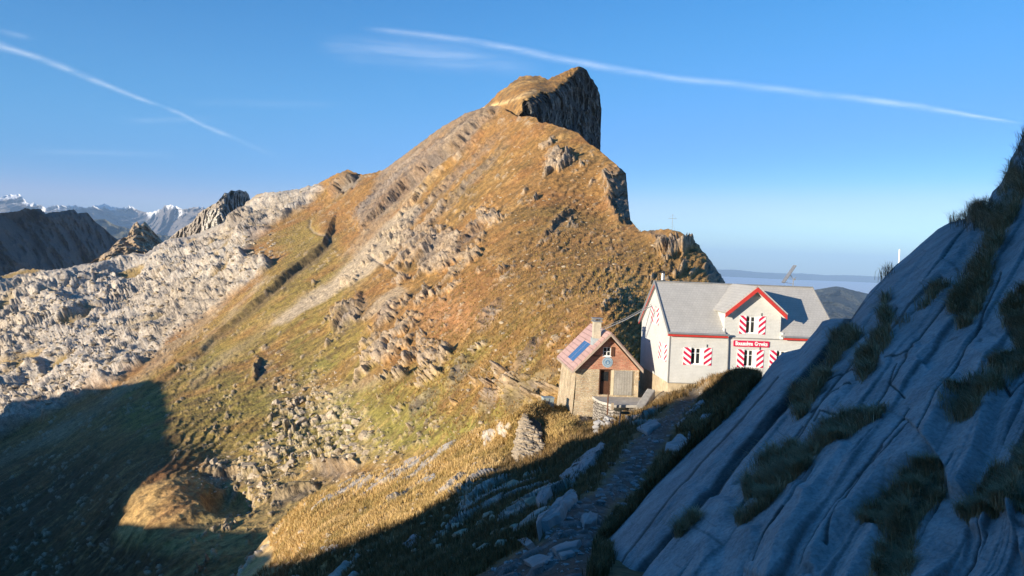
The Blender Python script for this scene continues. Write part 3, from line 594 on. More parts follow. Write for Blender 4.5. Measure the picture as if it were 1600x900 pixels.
crest = SH[None] * Dst[:, None] + HH[None] * aa[:, None]; crest[:, 2] = bb + Dst * TE
rows = []
for off in np.concatenate([-np.geomspace(75, 1, 16), [0], np.geomspace(1, 160, 18)]):
    q = crest + SH[None] * off * (1 + np.maximum(0, -aa)[:, None] / 400)
    q[:, 2] = crest[:, 2] - abs(off) * 0.75 - (0.004 * off * off if off > 0 else 0)
    q = q + (fbm(q, 9, 4, 401) * min(abs(off), 6) * 0.35)[:, None] * np.array([0, 0, 1.0])
    q[:, 2] += 0.5 * fbm(crest, 3.0, 3, 402) * np.clip(np.abs(aa + 31) / 12, 0.1, 1)
    q[:, 2] += 1.6 * fbm(crest, 16, 4, 403) * np.clip((-aa - 90) / 60, 0, 1)
    rows.append(q)
RR = np.array(rows); RA = np.ones(RR.shape) * np.array((0.33, 0.27, 0.19))
tag(link('hillside', np_mesh('hillside', RR.reshape(-1, 3), grid_faces(*RR.shape[:2]), MATN, RA.reshape(-1, 3))), kind='structure')

a2 = np.arange(-5200, -2000, 25.0); D2 = 620.0; cr2 = SH[None] * D2 + HH[None] * a2[:, None]; cr2[:, 2] = 640 + D2 * TE + 70 * fbm(cr2, 700, 3, 410) - 560 * sstep(-2350, -2000, a2)  # unseen ridge, added only to keep the sun off shaded_mountain
r2 = []
for off in np.concatenate([-np.geomspace(700, 20, 12), [0], np.geomspace(20, 700, 12)]):
    q = cr2 + SH[None] * off; q[:, 2] = cr2[:, 2] - abs(off) * .95 + 30 * min(abs(off) / 200, 1) * fbm(q, 160, 4, 411); r2.append(q)
r2 = np.array(r2); tag(link('sun_block_ridge', np_mesh('sun_block_ridge', r2.reshape(-1, 3), grid_faces(*r2.shape[:2]), MATN, np.ones(r2.shape).reshape(-1, 3) * np.array((.2, .18, .15)))), kind='structure')

# ------------------------------------------------------------------ far mountains, valley fog, hills
def far_mat(name, s1, b1, amt=.3):
    return terrain_mat(name, s1, s1 * .25, b1, b1 * .3, amt)
def far(name, sil, ctl, step, rows, ybot, wl, amp, base, extra=None, mat=None, jag=0.0, backlen=0.1):
    s = Sheet(sil[0][0], sil[-1][0], step, sil, rbf(ctl), ybot=ybot, backlen=backlen, backdrop=.8, jag=jag)
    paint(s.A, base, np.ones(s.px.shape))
    D = amp * (fbm(s.B, wl, 5, 501, .55, 'r') - .5) + amp * .5 * fbm(s.B, wl * .4, 4, 505)
    D *= sstep(-1, 6, s.py - s.sy[None]) * .85 + .15
    if extra: D = extra(s, D)
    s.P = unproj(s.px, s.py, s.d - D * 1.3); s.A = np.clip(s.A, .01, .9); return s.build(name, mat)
FM = far_mat('far_rock', 9, 3.0)
def ex_peak(s, D):
    paint(s.A, (.52, .48, .42), sstep(-2, 5, poly_sd(s.px, s.py, [(318, 372), (314, 350), (326, 328), (345, 325), (352, 345), (372, 330), (370, 360)])))  # sunlit lower-left face painted paler
    e = poly_sd(s.px, s.py, [(338, 312), (352, 318), (352, 345), (400, 340), (400, 290), (350, 290)]); paint(s.A, (.22, .21, .2), sstep(-2, 3, e))  # shade on the upper right side painted into the rock colour
    return D
far('rocky_peak', [(255, 380), (265, 372), (276, 362), (302, 346), (310, 333), (328, 322), (338, 317), (345, 309), (351, 301), (356, 302), (361, 297), (368, 298.5), (374, 296.5), (381, 299), (384, 298), (389, 305), (391, 312), (397, 320), (410, 345)],
    [(255, 380, 1250), (310, 333, 1180), (338, 317, 1120), (362, 298, 1150), (381, 298, 1240), (395, 320, 1330), (345, 340, 1080), (380, 350, 1210), (320, 390, 1120), (400, 390, 1150)], .6, 150, 400, 24, 15, (.34, .29, .24), ex_peak, FM, .8)
far('pyramid_peak', [(110, 425), (136, 413), (168, 393), (184, 376), (193, 371), (199, 370), (205, 356), (209, 350), (214, 346), (219, 352), (222, 350), (226, 346), (231, 351), (241, 363), (253, 376), (262, 384), (285, 400)],
    [(110, 425, 1350), (168, 393, 1400), (214, 346, 1500), (226, 346, 1500), (253, 376, 1530), (285, 400, 1500), (200, 420, 1330), (250, 420, 1380), (120, 440, 1300)], .8, 100, 440, 60, 26, (.36, .27, .18), None, FM, .9)
far('shaded_mountain', [(-120, 350), (-60, 338), (0, 333), (29, 330), (39, 325), (50, 327), (63, 326), (71, 334), (79, 332), (98, 330), (115, 327), (121, 333), (136, 332), (142, 338), (147, 345), (163, 357), (178, 371), (188, 377), (205, 392), (240, 410)],
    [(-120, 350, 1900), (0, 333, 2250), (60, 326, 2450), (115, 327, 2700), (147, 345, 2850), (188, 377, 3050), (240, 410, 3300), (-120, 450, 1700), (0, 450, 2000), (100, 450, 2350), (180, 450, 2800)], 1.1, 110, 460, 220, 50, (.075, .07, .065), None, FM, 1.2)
def ex_snow(s, D):
    h = s.py - s.sy[None]; n = fbm(s.B, 1500, 4, 520)
    w = sstep(0.0, .25, n + .22 - h / 15 + .5 * np.exp(-((s.px - 20) / 22) ** 2) + .25 * np.exp(-((s.px - 270) / 30) ** 2) + .12 * np.exp(-((s.px - 165) / 20) ** 2))
    paint(s.A, (.88, .88, .88), w); return D
AM = far_mat('alp_rock', 160, 60)
far('snowy_alps', [(-150, 330), (-60, 322), (-30, 318), (0, 309), (8, 305), (13, 303.6), (22, 305), (31.5, 303), (36, 309), (42, 316), (52, 318), (63, 320), (71, 325), (89, 320), (105, 322), (118, 321), (134, 325), (147, 321), (155, 321), (163, 318.5), (178, 324),
                   (192, 325), (202, 321.5), (215, 328), (228, 332), (244, 330), (254, 325), (262, 319.5), (276, 322), (285, 327), (297, 325), (310, 322.5), (323, 326), (350, 330), (420, 340)],
    [(-150, 330, 24149), (420, 340, 24149), (100, 320, 24724), (-150, 400, 19550), (420, 400, 19550), (100, 400, 19550), (230, 332, 26449), (262, 320, 23574), (13, 303, 26449)], 1.0, 80, 400, 1900, 800, (.20, .18, .16), ex_snow, AM, 2.6, .03)
far('blue_ridge', [(-150, 352), (60, 345), (120, 350), (147, 343), (163, 342), (170, 346), (178, 351), (205, 358), (230, 364), (260, 368), (300, 372), (420, 380)],
    [(-150, 352, 15200), (147, 343, 14400), (420, 380, 15680), (-150, 430, 12800), (420, 430, 12800)], 1.2, 60, 430, 700, 260, (.13, .12, .07), None, AM, .8, .05)
far('blue_hill', [(1180, 470), (1230, 458), (1272, 453), (1290, 450), (1304, 447.5), (1312, 448), (1320, 450), (1335, 454), (1352, 458), (1372, 462), (1420, 473), (1480, 484), (1560, 498), (1640, 520), (1720, 560)],
    [(1180, 470, 10267), (1304, 448, 9981), (1480, 490, 10552), (1720, 560, 9981), (1720, 600, 7984), (1180, 560, 7984), (1304, 560, 7699), (1480, 560, 7984)], 1.2, 80, 570, 500, 150, (.05, .055, .05), None, AM, .7, .2)
far('distant_hills', [(900, 422), (1000, 421), (1090, 419), (1120, 421), (1150, 421.5), (1180, 425), (1220, 427), (1250, 427), (1290, 430), (1330, 430), (1370, 432), (1420, 436), (1500, 440), (1700, 450)],
    [(900, 422, 52000), (1300, 430, 52000), (1700, 450, 52000), (900, 450, 47000), (1300, 450, 47000), (1700, 470, 47000)], 2, 12, 452, 3000, 150, (.12, .12, .09), None, AM, .7, .05)
# sea of valley fog (the lowest sheet, reaching the horizon)
ang = np.linspace(math.radians(-60), math.radians(60), 160); rad = np.geomspace(900, 90000, 140)
FP = np.stack([np.sin(ang)[None] * rad[:, None], np.cos(ang)[None] * rad[:, None], np.full((140, 160), -620.0)], -1)
FP[..., 2] += 45 * fbm(FP / np.array([1, 1, 1]), 5000, 4, 530) - 300 * (rad[:, None] < 3000) * (3000 - rad[:, None]) / 3000
Nf = Nodes('fog_top'); Nf.color((.86, .88, .9)); Nf.b.inputs['Roughness'].default_value = 1
tag(link('valley_fog', np_mesh('valley_fog', FP.reshape(-1, 3), grid_faces(140, 160), Nf.m)), kind='structure')

# contrails: long thin ice clouds eight kilometres up
def cloud_mat(name, dens, scale, stretch):
    N_ = Nodes(name); t = N_.t; at = N_.n('ShaderNodeAttribute'); at.attribute_name = 'dens'
    c = N_.coords(scale); n1 = N_.noise(c, 1.0, 5, .65)
    r = N_.ramp(n1, [(0.25, 0.0), (0.72, 1.0)])
    mm = N_.n('ShaderNodeMath', operation='MULTIPLY'); N_.l(at.outputs['Fac'], mm.inputs[0]); N_.l(r, mm.inputs[1])
    m2 = N_.n('ShaderNodeMath', operation='MULTIPLY'); N_.l(mm.outputs[0], m2.inputs[0]); m2.inputs[1].default_value = dens; m2.use_clamp = True
    tr = N_.n('ShaderNodeBsdfTransparent'); df = N_.n('ShaderNodeBsdfDiffuse'); df.inputs[0].default_value = (.95, .95, .95, 1)
    mx = N_.n('ShaderNodeMixShader'); N_.l(m2.outputs[0], mx.inputs[0]); N_.l(tr.outputs[0], mx.inputs[1]); N_.l(df.outputs[0], mx.inputs[2])
    N_.l(mx.outputs[0], N_.out.inputs[0]); t.nodes.remove(N_.b); return N_.m
def contrail(name, label, cat, pts, dist, dens, tex, n=160, m_=14, group=None):
    """pts: (x, y, half width) in photo pixels, hung as a tilted ribbon at its real distance"""
    P_ = np.array(pts, float); t = np.linspace(0, len(pts) - 1, n); k = np.arange(len(pts))
    cx, cyy, hw = (np.interp(t, k, P_[:, i]) for i in range(3)); hw = hw * (1.15 if 'trail' in name else 1); dn = np.interp(t, k, P_[:, 3])
    for _ in range(3):
        cx = np.convolve(np.pad(cx, 3, 'edge'), np.ones(7) / 7, 'valid') if False else cx
    tx, ty = np.gradient(cx), np.gradient(cyy); L = np.hypot(tx, ty); nx, ny = -ty / L, tx / L
    v = np.linspace(-1, 1, m_); X = cx[None] + nx[None] * hw[None] * v[:, None]; Y = cyy[None] + ny[None] * hw[None] * v[:, None]
    V = unproj(X, Y, np.full(X.shape, dist)); bow = (1 - v ** 2)[:, None] * dist * .004; V[..., 1] -= bow
    de = (1 - np.abs(v) ** 1.2)[:, None] ** 1.8 * dn[None] * np.minimum(1, np.minimum(np.arange(n), n - 1 - np.arange(n)) / 12.0)[None]
    me = np_mesh(name, V.reshape(-1, 3), grid_faces(m_, n), tex, attrs={'dens': de.ravel()})
    tag(link(name, me), label, cat, group)
CT = cloud_mat('contrail_ice', .50, (1 / 1900, 1 / 1900, 1 / 420), 1)
CI = cloud_mat('cirrus_ice', .42, (1 / 2600, 1 / 2600, 1 / 260), 1)
contrail('contrail', 'pale contrail slanting down across the blue sky left of the mountain', 'contrail',
         [(-60, 52, 13, .5), (0, 72, 10, .55), (40, 84, 7, .55), (80, 98, 8, .5), (130, 118, 8, .45), (190, 143, 6, .45), (250, 166, 5, .5), (285, 178, 5, .5), (310, 192, 5, .45), (340, 205, 6, .35), (380, 222, 6, .2), (445, 250, 7, .08)], 30000, .15, CT)
contrail('contrail', 'long faint contrail running from above the summit to the right edge of the sky', 'contrail',
         [(560, 45, 6, .15), (640, 52, 8, .35), (720, 63, 8, .4), (800, 77, 9, .38), (870, 92, 9, .38), (930, 103, 9, .42), (1000, 115, 8, .42), (1060, 124, 8, .38), (1150, 133, 9, .3), (1250, 145, 9, .33), (1350, 156, 8, .38), (1450, 170, 8, .45), (1520, 182, 5, .55), (1600, 194, 4, .55)], 30000, .15, CT, 240)
contrail('cirrus_cloud', 'broad thin veil of cirrus spread left of the summit contrail', 'cloud', [(490, 70, 20, .1), (560, 78, 32, .22), (640, 84, 34, .34), (720, 92, 32, .32), (800, 104, 24, .16), (860, 110, 14, .05)], 32000, .2, CI, 120, 24)
for j, (x0, y0, x1, y1, h_, d_) in enumerate([(0, 236, 330, 244, 9, .12), (180, 190, 360, 186, 9, .14), (250, 160, 560, 165, 10, .1), (1130, 330, 1500, 375, 22, .10), (-20, 45, 60, 62, 8, .25)]):
    contrail('cirrus_streak', ['faint level streak of cirrus above the snowy peaks', 'short faint cirrus streak beside the left contrail', 'faint cirrus streak between contrail and mountain', 'pale cirrus band low in the sky above the inn',
             'small cirrus wisp at the left edge of the sky'][j], 'cloud', [(x0, y0, h_, 0), ((x0 * 2 + x1) / 3, (y0 * 2 + y1) / 3, h_, d_), ((x0 + x1 * 2) / 3, (y0 + 2 * y1) / 3, h_, d_), (x1, y1, h_, 0)], 70000 if j == 3 else 33000, .5, CI, 60, 10, 'faint cirrus streaks')

# ------------------------------------------------------------------ building helpers
class MB:
    """collects boxes, quads, tubes and prisms, then links them as ONE mesh object"""
    def __init__(s): s.v = []; s.f = []
    def add(s, vs, fs):
        b = len(s.v); s.v += [tuple(map(float, v)) for v in vs]; s.f += [tuple(b + i for i in f) for f in fs]; return s
    def hexa(s, p):
        return s.add(p, [(0, 3, 2, 1), (4, 5, 6, 7), (0, 1, 5, 4), (1, 2, 6, 5), (2, 3, 7, 6), (3, 0, 4, 7)])
    def box(s, x0, x1, y0, y1, z0, z1):
        return s.hexa([(x0, y0, z0), (x1, y0, z0), (x1, y1, z0), (x0, y1, z0), (x0, y0, z1), (x1, y0, z1), (x1, y1, z1), (x0, y1, z1)])
    def beam(s, a, b, w, h, up=(0, 0, 1)):
        a, b = Vector(a), Vector(b); d = (b - a).normalized(); sx = d.cross(Vector(up)).normalized() * w / 2; sz = sx.cross(d).normalized() * h / 2
        return s.hexa([a - sx - sz, a + sx - sz, b + sx - sz, b - sx - sz, a - sx + sz, a + sx + sz, b + sx + sz, b - sx + sz])
    def tube(s, pts, r, n=8, caps=True):
        pts = [Vector(p) for p in pts]; rr = r if isinstance(r, (list, tuple)) else [r] * len(pts); rings = []
        for i, p in enumerate(pts):
            d = (pts[min(i + 1, len(pts) - 1)] - pts[max(i - 1, 0)]).normalized()
            u = d.cross(Vector((0, 0, 1)) if abs(d.z) < .9 else Vector((1, 0, 0))).normalized(); w = d.cross(u)
            rings.append([p + (u * math.cos(2 * math.pi * k / n) + w * math.sin(2 * math.pi * k / n)) * rr[i] for k in range(n)])
        vs = [q for r_ in rings for q in r_]
        fs = [(i * n + k, i * n + (k + 1) % n, (i + 1) * n + (k + 1) % n, (i + 1) * n + k) for i in range(len(pts) - 1) for k in range(n)]
        if caps: fs += [tuple(range(n - 1, -1, -1)), tuple((len(pts) - 1) * n + k for k in range(n))]
        return s.add(vs, fs)
    def slab(s, quad, th):
        """thick sheet: quad (4 points) and thickness along its normal, downward/inward"""
        q = [Vector(p) for p in quad]; n = (q[1] - q[0]).cross(q[3] - q[0]).normalized() * th
        return s.hexa([p - n for p in q] + q)
    def prism(s, poly, y0, y1):
        """polygon in x,z pushed through y"""
        n = len(poly)
        return s.add([(x, y0, z) for x, z in poly] + [(x, y1, z) for x, z in poly], [tuple(range(n)), tuple(range(2 * n - 1, n - 1, -1))] + [(i, i + n, (i + 1) % n + n, (i + 1) % n) for i in range(n)])
    def build(s, name, mat, parent=None, bevel=0.0, smooth=False):
        me = bpy.data.meshes.new(name); me.from_pydata(s.v, [], s.f); me.materials.append(mat)
        import bmesh
        bm = bmesh.new(); bm.from_mesh(me); bmesh.ops.recalc_face_normals(bm, faces=bm.faces); bm.to_mesh(me); bm.free()
        if smooth: me.polygons.foreach_set('use_smooth', [True] * len(me.polygons))
        o = link(name, me, parent)
        if bevel:
            b = o.modifiers.new('bevel', 'BEVEL'); b.width = bevel; b.segments = 2; b.limit_method = 'ANGLE'
        return o
def plain(name, col, rough=.6, bs=8.0, amt=.18, bump=.004, metal=0, spec=.4):
    N_ = Nodes(name); c = N_.coords(); n1 = N_.noise(c, bs, 4); n2 = N_.noise(c, bs * .13, 3)
    q = N_.mul(N_.mul(col, N_.ramp(n1, [(.3, 1 - amt), (.7, 1 + amt * .4)])), N_.ramp(n2, [(.3, 1 - amt), (.7, 1.0)]))
    N_.color(q); N_.b.inputs['Roughness'].default_value = rough; N_.b.inputs['Metallic'].default_value = metal
    N_.b.inputs['Specular IOR Level'].default_value = spec; N_.norm(N_.bump(n1, bump)); return N_.m
def bricks(name, axes, bw, bh, c1, c2, mortar, ms=.01, bump=.01, rough=.85, amt=.25, rot=0, sq=1.0, off=.5, warp=0.0):
    """rows of shingles / bricks / stones in object coordinates; axes picks (across, up)"""
    N_ = Nodes(name); tc = N_.n('ShaderNodeTexCoord'); sp = N_.n('ShaderNodeSeparateXYZ'); N_.l(tc.outputs['Object'], sp.inputs[0])
    cb = N_.n('ShaderNodeCombineXYZ')
    for ax, k in zip(axes, range(2)):
        if ax == 'xy':
            ad = N_.n('ShaderNodeMath', operation='ADD'); N_.l(sp.outputs[0], ad.inputs[0]); N_.l(sp.outputs[1], ad.inputs[1]); N_.l(ad.outputs[0], cb.inputs[k])
        else: N_.l(sp.outputs['xyz'.index(ax)], cb.inputs[k])
    br = N_.n('ShaderNodeTexBrick'); vec = cb.outputs[0]
    if warp:
        nz = N_.n('ShaderNodeTexNoise'); N_.l(tc.outputs['Object'], nz.inputs['Vector']); nz.inputs['Scale'].default_value = 2.6; nz.inputs['Detail'].default_value = 3
        sc_ = N_.n('ShaderNodeVectorMath', operation='SCALE'); N_.l(nz.outputs['Color'], sc_.inputs[0]); sc_.inputs['Scale'].default_value = warp
        ad2 = N_.n('ShaderNodeVectorMath', operation='ADD'); N_.l(vec, ad2.inputs[0]); N_.l(sc_.outputs[0], ad2.inputs[1]); vec = ad2.outputs[0]
    N_.l(vec, br.inputs['Vector'])
    for k, v in (('Color1', (*c1, 1)), ('Color2', (*c2, 1)), ('Mortar', (*mortar, 1)), ('Scale', 1.0), ('Mortar Size', ms), ('Brick Width', bw), ('Row Height', bh), ('Mortar Smooth', .3), ('Bias', 0.0)):
        br.inputs[k].default_value = v
    br.offset = off
    n1 = N_.noise(N_.coords(), 1.3, 4); n2 = N_.noise(N_.coords(), 14, 4)
    q = N_.mul(N_.mul(br.outputs['Color'], N_.ramp(n1, [(.3, 1 - amt), (.7, 1.08)])), N_.ramp(n2, [(.3, 1 - amt), (.7, 1.08)]))
    N_.color(q); N_.b.inputs['Roughness'].default_value = rough
    inv = N_.n('ShaderNodeMath', operation='SUBTRACT'); inv.inputs[0].default_value = 1; N_.l(br.outputs['Fac'], inv.inputs[1])
    N_.norm(N_.bump(n2, bump * .6, 1, N_.bump(inv.outputs[0], bump))); return N_.m

MW = bricks('scale_shingle_wall', ('xy', 'z'), .09, .10, (.57, .575, .55), (.54, .545, .52), (.43, .43, .41), .008, .006, amt=.06)
MROOF = bricks('slate_roof', ('x', 'y'), .26, .21, (.43, .42, .39), (.405, .395, .37), (.32, .31, .29), .010, .006, amt=.06)
MROOFD = bricks('dormer_slate', ('y', 'x'), .26, .21, (.43, .42, .39), (.405, .395, .37), (.32, .31, .29), .010, .006, amt=.06)
MRED = plain('red_paint', (.52, .045, .035), .45); MCRIM = plain('crimson_paint', (.55, .012, .065), .45, amt=.08); MWHT = plain('white_paint', (.80, .80, .78), .5, amt=.05)
MGREY = plain('zinc', (.30, .31, .32), .45, metal=.3); MSILV = plain('steel', (.62, .62, .62), .3, metal=.8); MBLK = plain('black_metal', (.03, .03, .03), .5)
MGLS = plain('window_glass', (.025, .03, .035), .06, amt=.3, bump=.0, spec=.6); MCURT = plain('curtain', (.7, .7, .68), .8)
MPLIN = plain('plaster_plinth', (.55, .45, .30), .9, 3, .3, .02); MDKWD = plain('dark_wood', (.10, .045, .025), .6, 10, .3); MGRWD = plain('grey_wood', (.36, .34, .30), .8, 14, .25, .004)
MCONC = plain('concrete', (.52, .49, .43), .9, 4, .25, .01); MRUST = plain('rusty_iron', (.14, .06, .03), .8); MPV = plain('solar_glass', (.035, .12, .30), .12, spec=.8)
MTEAL = plain('painted_crate', (.36, .44, .45), .7, 6, .25, .004)
MFUG = plain('vertical_trim', (.25, .25, .24), .6)

# ------------------------------------------------------------------ the mountain inn
HY = .064; HO = Vector((11.472, 54.0, -4.683)); HL, HW, HH_, HR = 12.08, 8.70, 3.75, 3.243; HS = HR / (HW / 2)
inn = empty('mountain_inn', HO, HY)
tag(inn, 'grey shingled mountain inn with slate roof, red trimmed dormer and striped shutters', 'inn')
def wall_holes(mb, T, x0, x1, z0, z1, holes, depth):
    """flat wall with window openings and their reveals; T maps (s, depth, z) to local space"""
    xs = sorted({x0, x1, *[h[0] for h in holes], *[h[1] for h in holes]}); zs = sorted({z0, z1, *[h[2] for h in holes], *[h[3] for h in holes]})
    for i in range(len(xs) - 1):
        for j in range(len(zs) - 1):
            cx, cz = (xs[i] + xs[i + 1]) / 2, (zs[j] + zs[j + 1]) / 2
            if any(h[0] < cx < h[1] and h[2] < cz < h[3] for h in holes): continue
            mb.add([T(xs[i], 0, zs[j]), T(xs[i + 1], 0, zs[j]), T(xs[i + 1], 0, zs[j + 1]), T(xs[i], 0, zs[j + 1])], [(0, 1, 2, 3)])
    for a, b, c, d in holes:
        mb.add([T(a, 0, c), T(b, 0, c), T(b, 0, d), T(a, 0, d), T(a, depth, c), T(b, depth, c), T(b, depth, d), T(a, depth, d)], [(0, 1, 5, 4), (1, 2, 6, 5), (2, 3, 7, 6), (3, 0, 4, 7)])
Tf = lambda s_, d_, z_: (s_, d_, z_)                                   # front: s along x, depth +y
Tl = lambda s_, d_, z_: (d_, s_, z_)                                   # left gable: s along y, depth +x
wf = [(1.60, 2.50, -2.40, -1.17), (5.50, 6.37, -2.45, -1.19), (7.90, 8.75, -2.45, -1.19)]
wd = [(5.52, 6.40, -.02, 1.25)]; wl = [(3.90, 4.80, .10, 1.35), (1.22, 2.10, -2.32, -1.12)]
w = MB(); wall_holes(w, Tf, 0, HL, -HH_, 0.0, wf, .25)
w.box(HL - .02, HL, 0.01, HW, -HH_, 0); w.box(0, HL, HW - .02, HW, -HH_, 0)
wall_holes(w, Tl, 0, HW, -HH_, -.001, [wl[1]], .25)
w.add([(0, 0, 0), (0, wl[0][0], wl[0][2]), (0, wl[0][0], wl[0][0] * HS), (0, wl[0][1], wl[0][2]), (0, HW, 0), (0, HW / 2, HR), (0, wl[0][1], (HW - wl[0][1]) * HS), (0, wl[0][0], 0), (0, wl[0][1], 0),
       (0, wl[0][0], wl[0][3]), (0, wl[0][1], wl[0][3])], [(0, 7, 2), (7, 8, 3, 1), (9, 10, 6, 5, 2), (8, 4, 6)])
a, b, c, d = wl[0]; w.add([Tl(a, 0, c), Tl(b, 0, c), Tl(b, 0, d), Tl(a, 0, d), Tl(a, .25, c), Tl(b, .25, c), Tl(b, .25, d), Tl(a, .25, d)], [(0, 1, 5, 4), (1, 2, 6, 5), (2, 3, 7, 6), (3, 0, 4, 7)])
w.add([(HL, 0, 0), (HL, HW, 0), (HL, HW / 2, HR)], [(0, 1, 2)])
w.build('wall', MW, inn)
MB().box(.03, HL - .03, .035, HW - .035, -5.6, -HH_ - .001).build('plinth', MPLIN, inn)
t_ = MB(); t_.box(-.035, .035, -.035, .035, -HH_, -.12); t_.box(-.02, HL, -.012, 0.012, -HH_ - .03, -HH_ + .02); t_.build('corner_trim', MFUG, inn)
ov, og = .30, .22; ez = -ov * HS
def roofz(y): return y * HS + .16 if y <= HW / 2 else (HW - y) * HS + .16
def dz(x, xc=6.0, sl_=.85, top=3.34): return top - abs(x - xc) * sl_                                     # dormer roof surface
xA, xB = 6.0 - 2.24, 6.0 + 2.24; DE = -.58
vy = lambda z: (z - .16) / HS                                                                            # y where the main roof reaches z
# main roof front plane in three pieces so the dormer stands free
r = MB()
yl = vy(dz(xA)); rt = HW / 2
r.slab([(-og, -ov, roofz(-ov)), (3.95, -ov, roofz(-ov)), (3.95, rt, roofz(rt)), (-og, rt, roofz(rt))], .15)
r.slab([(8.05, -ov, roofz(-ov)), (HL + og, -ov, roofz(-ov)), (HL + og, rt, roofz(rt)), (8.05, rt, roofz(rt))], .15)
r.slab([(3.95, .9, roofz(.9)), (8.05, .9, roofz(.9)), (8.05, rt, roofz(rt)), (3.95, rt, roofz(rt))], .15)
r.slab([(HL + og, HW + ov, roofz(HW + ov)), (-og, HW + ov, roofz(HW + ov)), (-og, rt, roofz(rt) - .003), (HL + og, rt, roofz(rt) - .003)], .15)
roof = r.build('roof', MROOF, inn)
rc = MB(); rc.beam((-og - .02, rt, roofz(rt) + .02), (HL + og + .02, rt, roofz(rt) + .02), .28, .06); rc.build('ridge_cap', MGREY, roof)
for x_ in (-og - .02, HL + og + .02):
    vb = MB(); vb.beam((x_, -ov - .02, roofz(-ov) - .02), (x_, rt, roofz(rt) - .02), .05, .2); vb.beam((x_, HW + ov, roofz(HW + ov) - .02), (x_, rt, roofz(rt) - .02), .05, .2); vb.build('verge_board', MGREY, roof)
vr = MB(); vr.beam((-og + .03, -ov + .03, roofz(-ov) - .2), (-og + .03, rt, roofz(rt) - .2), .04, .12); vr.beam((-og + .03, HW + ov, roofz(HW + ov) - .2), (-og + .03, rt, roofz(rt) - .2), .04, .12); vr.build('red_verge', MRED, roof)
for x0, x1 in ((-og, 4.15), (8.25, HL + og)): fb = MB(); fb.box(x0, x1, -ov - .02, -ov + .02, roofz(-ov) - .30, roofz(-ov) - .13); fb.box(x0 + .01, x1 - .01, -ov + .021, 0, roofz(-ov) - .28, roofz(-ov) - .24); fb.build('fascia', MRED, roof)
for x0, x1 in ((-og - .03, 4.2), (8.2, HL + og + .03)): MB().tube([(x0, -ov - .10, roofz(-ov) - .07), (x1, -ov - .10, roofz(-ov) - .08)], .075, 10).build('gutter', MGREY, inn)
dp = MB(); dp.tube([(4.12, -ov - .10, -.12), (4.22, -.12, -.45), (4.25, -.10, -.6), (4.30, -.10, -2.9), (4.22, -.12, -3.05), (3.98, -.16, -3.1)], .05, 8)
dp.build('downpipe', MGREY, inn, smooth=True); MB().box(4.3, 8.45, -.05, 0, -.40, -.33).build('drip_rail', MFUG, inn)
# dormer (a cross gable flush with the front wall)
dm = MB(); dw0, dw1 = 3.93, 8.07; zt = dz(dw0) - .2; top_ = 3.34 - .2
wall_holes(dm, lambda s_, d_, z_: (s_, d_ - .012, z_), dw0, dw1, -.33, 1.3, wd, .26)
dm.add([(dw0, -.012, 1.3), (dw1, -.012, 1.3), (dw1, -.012, zt), (6.0, -.012, top_), (dw0, -.012, zt)], [(0, 1, 2, 3, 4)])
dm.add([(dw0, -.012, -.33), (dw0, 2.2, -.33), (dw0, 2.2, zt), (dw0, -.012, zt)], [(0, 1, 2, 3)]); dm.add([(dw1, -.012, -.33), (dw1, 2.2, -.33), (dw1, 2.2, zt), (dw1, -.012, zt)], [(0, 1, 2, 3)])
dorm = dm.build('dormer', MW, inn)
dr = MB(); yb = HW / 2 + .05
dr.slab([(6.0, DE, 3.34), (6.0, yb + .3, 3.34), (xA, yb + .3, dz(xA)), (xA, DE, dz(xA))], -.14); dr.slab([(6.0, yb + .3, 3.338), (6.0, DE, 3.338), (xB, DE, dz(xB)), (xB, yb + .3, dz(xB))], -.14)
dr.build('dormer_roof', MROOFD, dorm)
rb = MB()
for x_ in (xA, xB): rb.beam((x_, DE - .03, dz(x_) - .12), (6.0 + (.06 if x_ < 6 else -.06) * 0, DE - .03, 3.34 - .12), .06, .30, up=(0, 1, 0)) if False else None
for sg in (-1, 1):
    x_ = 6.0 + sg * 2.26; q = [(x_, DE - .06, dz(x_) - .30), (6.0, DE - .06, 3.34 - .30), (6.0, DE - .06, 3.34 + .02), (x_, DE - .06, dz(x_) + .02)]
    rb.hexa(q[:2] + [(6.0, DE - .005, 3.34 - .30), (x_, DE - .005, dz(x_) - .30)] + [q[3], q[2], (6.0, DE - .005, 3.36), (x_, DE - .005, dz(x_) + .02)])
rb.build('red_rake_board', MRED, dorm)
sf = MB()
for sg in (-1, 1):
    x_ = 6.0 + sg * 2.2; sf.hexa([(x_, DE + .0, dz(x_) - .26), (6.0, DE + .0, 3.08), (6.0, -.02, 3.08), (x_, -.02, dz(x_) - .26), (x_, DE + .0, dz(x_) - .2), (6.0, DE + .0, 3.14), (6.0, -.02, 3.14), (x_, -.02, dz(x_) - .2)])
sf.build('white_soffit', MWHT, dorm)
MB().beam((5.98, DE, 3.37), (5.98, yb + .3, 3.37), .2, .05).build('dormer_ridge', MGREY, dorm)
MB().box(8.075, 8.22, -.2, .02, -.33, .15).build('flashing', MWHT, dorm); MB().box(3.86, 3.92, -.1, .3, -.1, .3).build('flashing', MWHT, dorm)
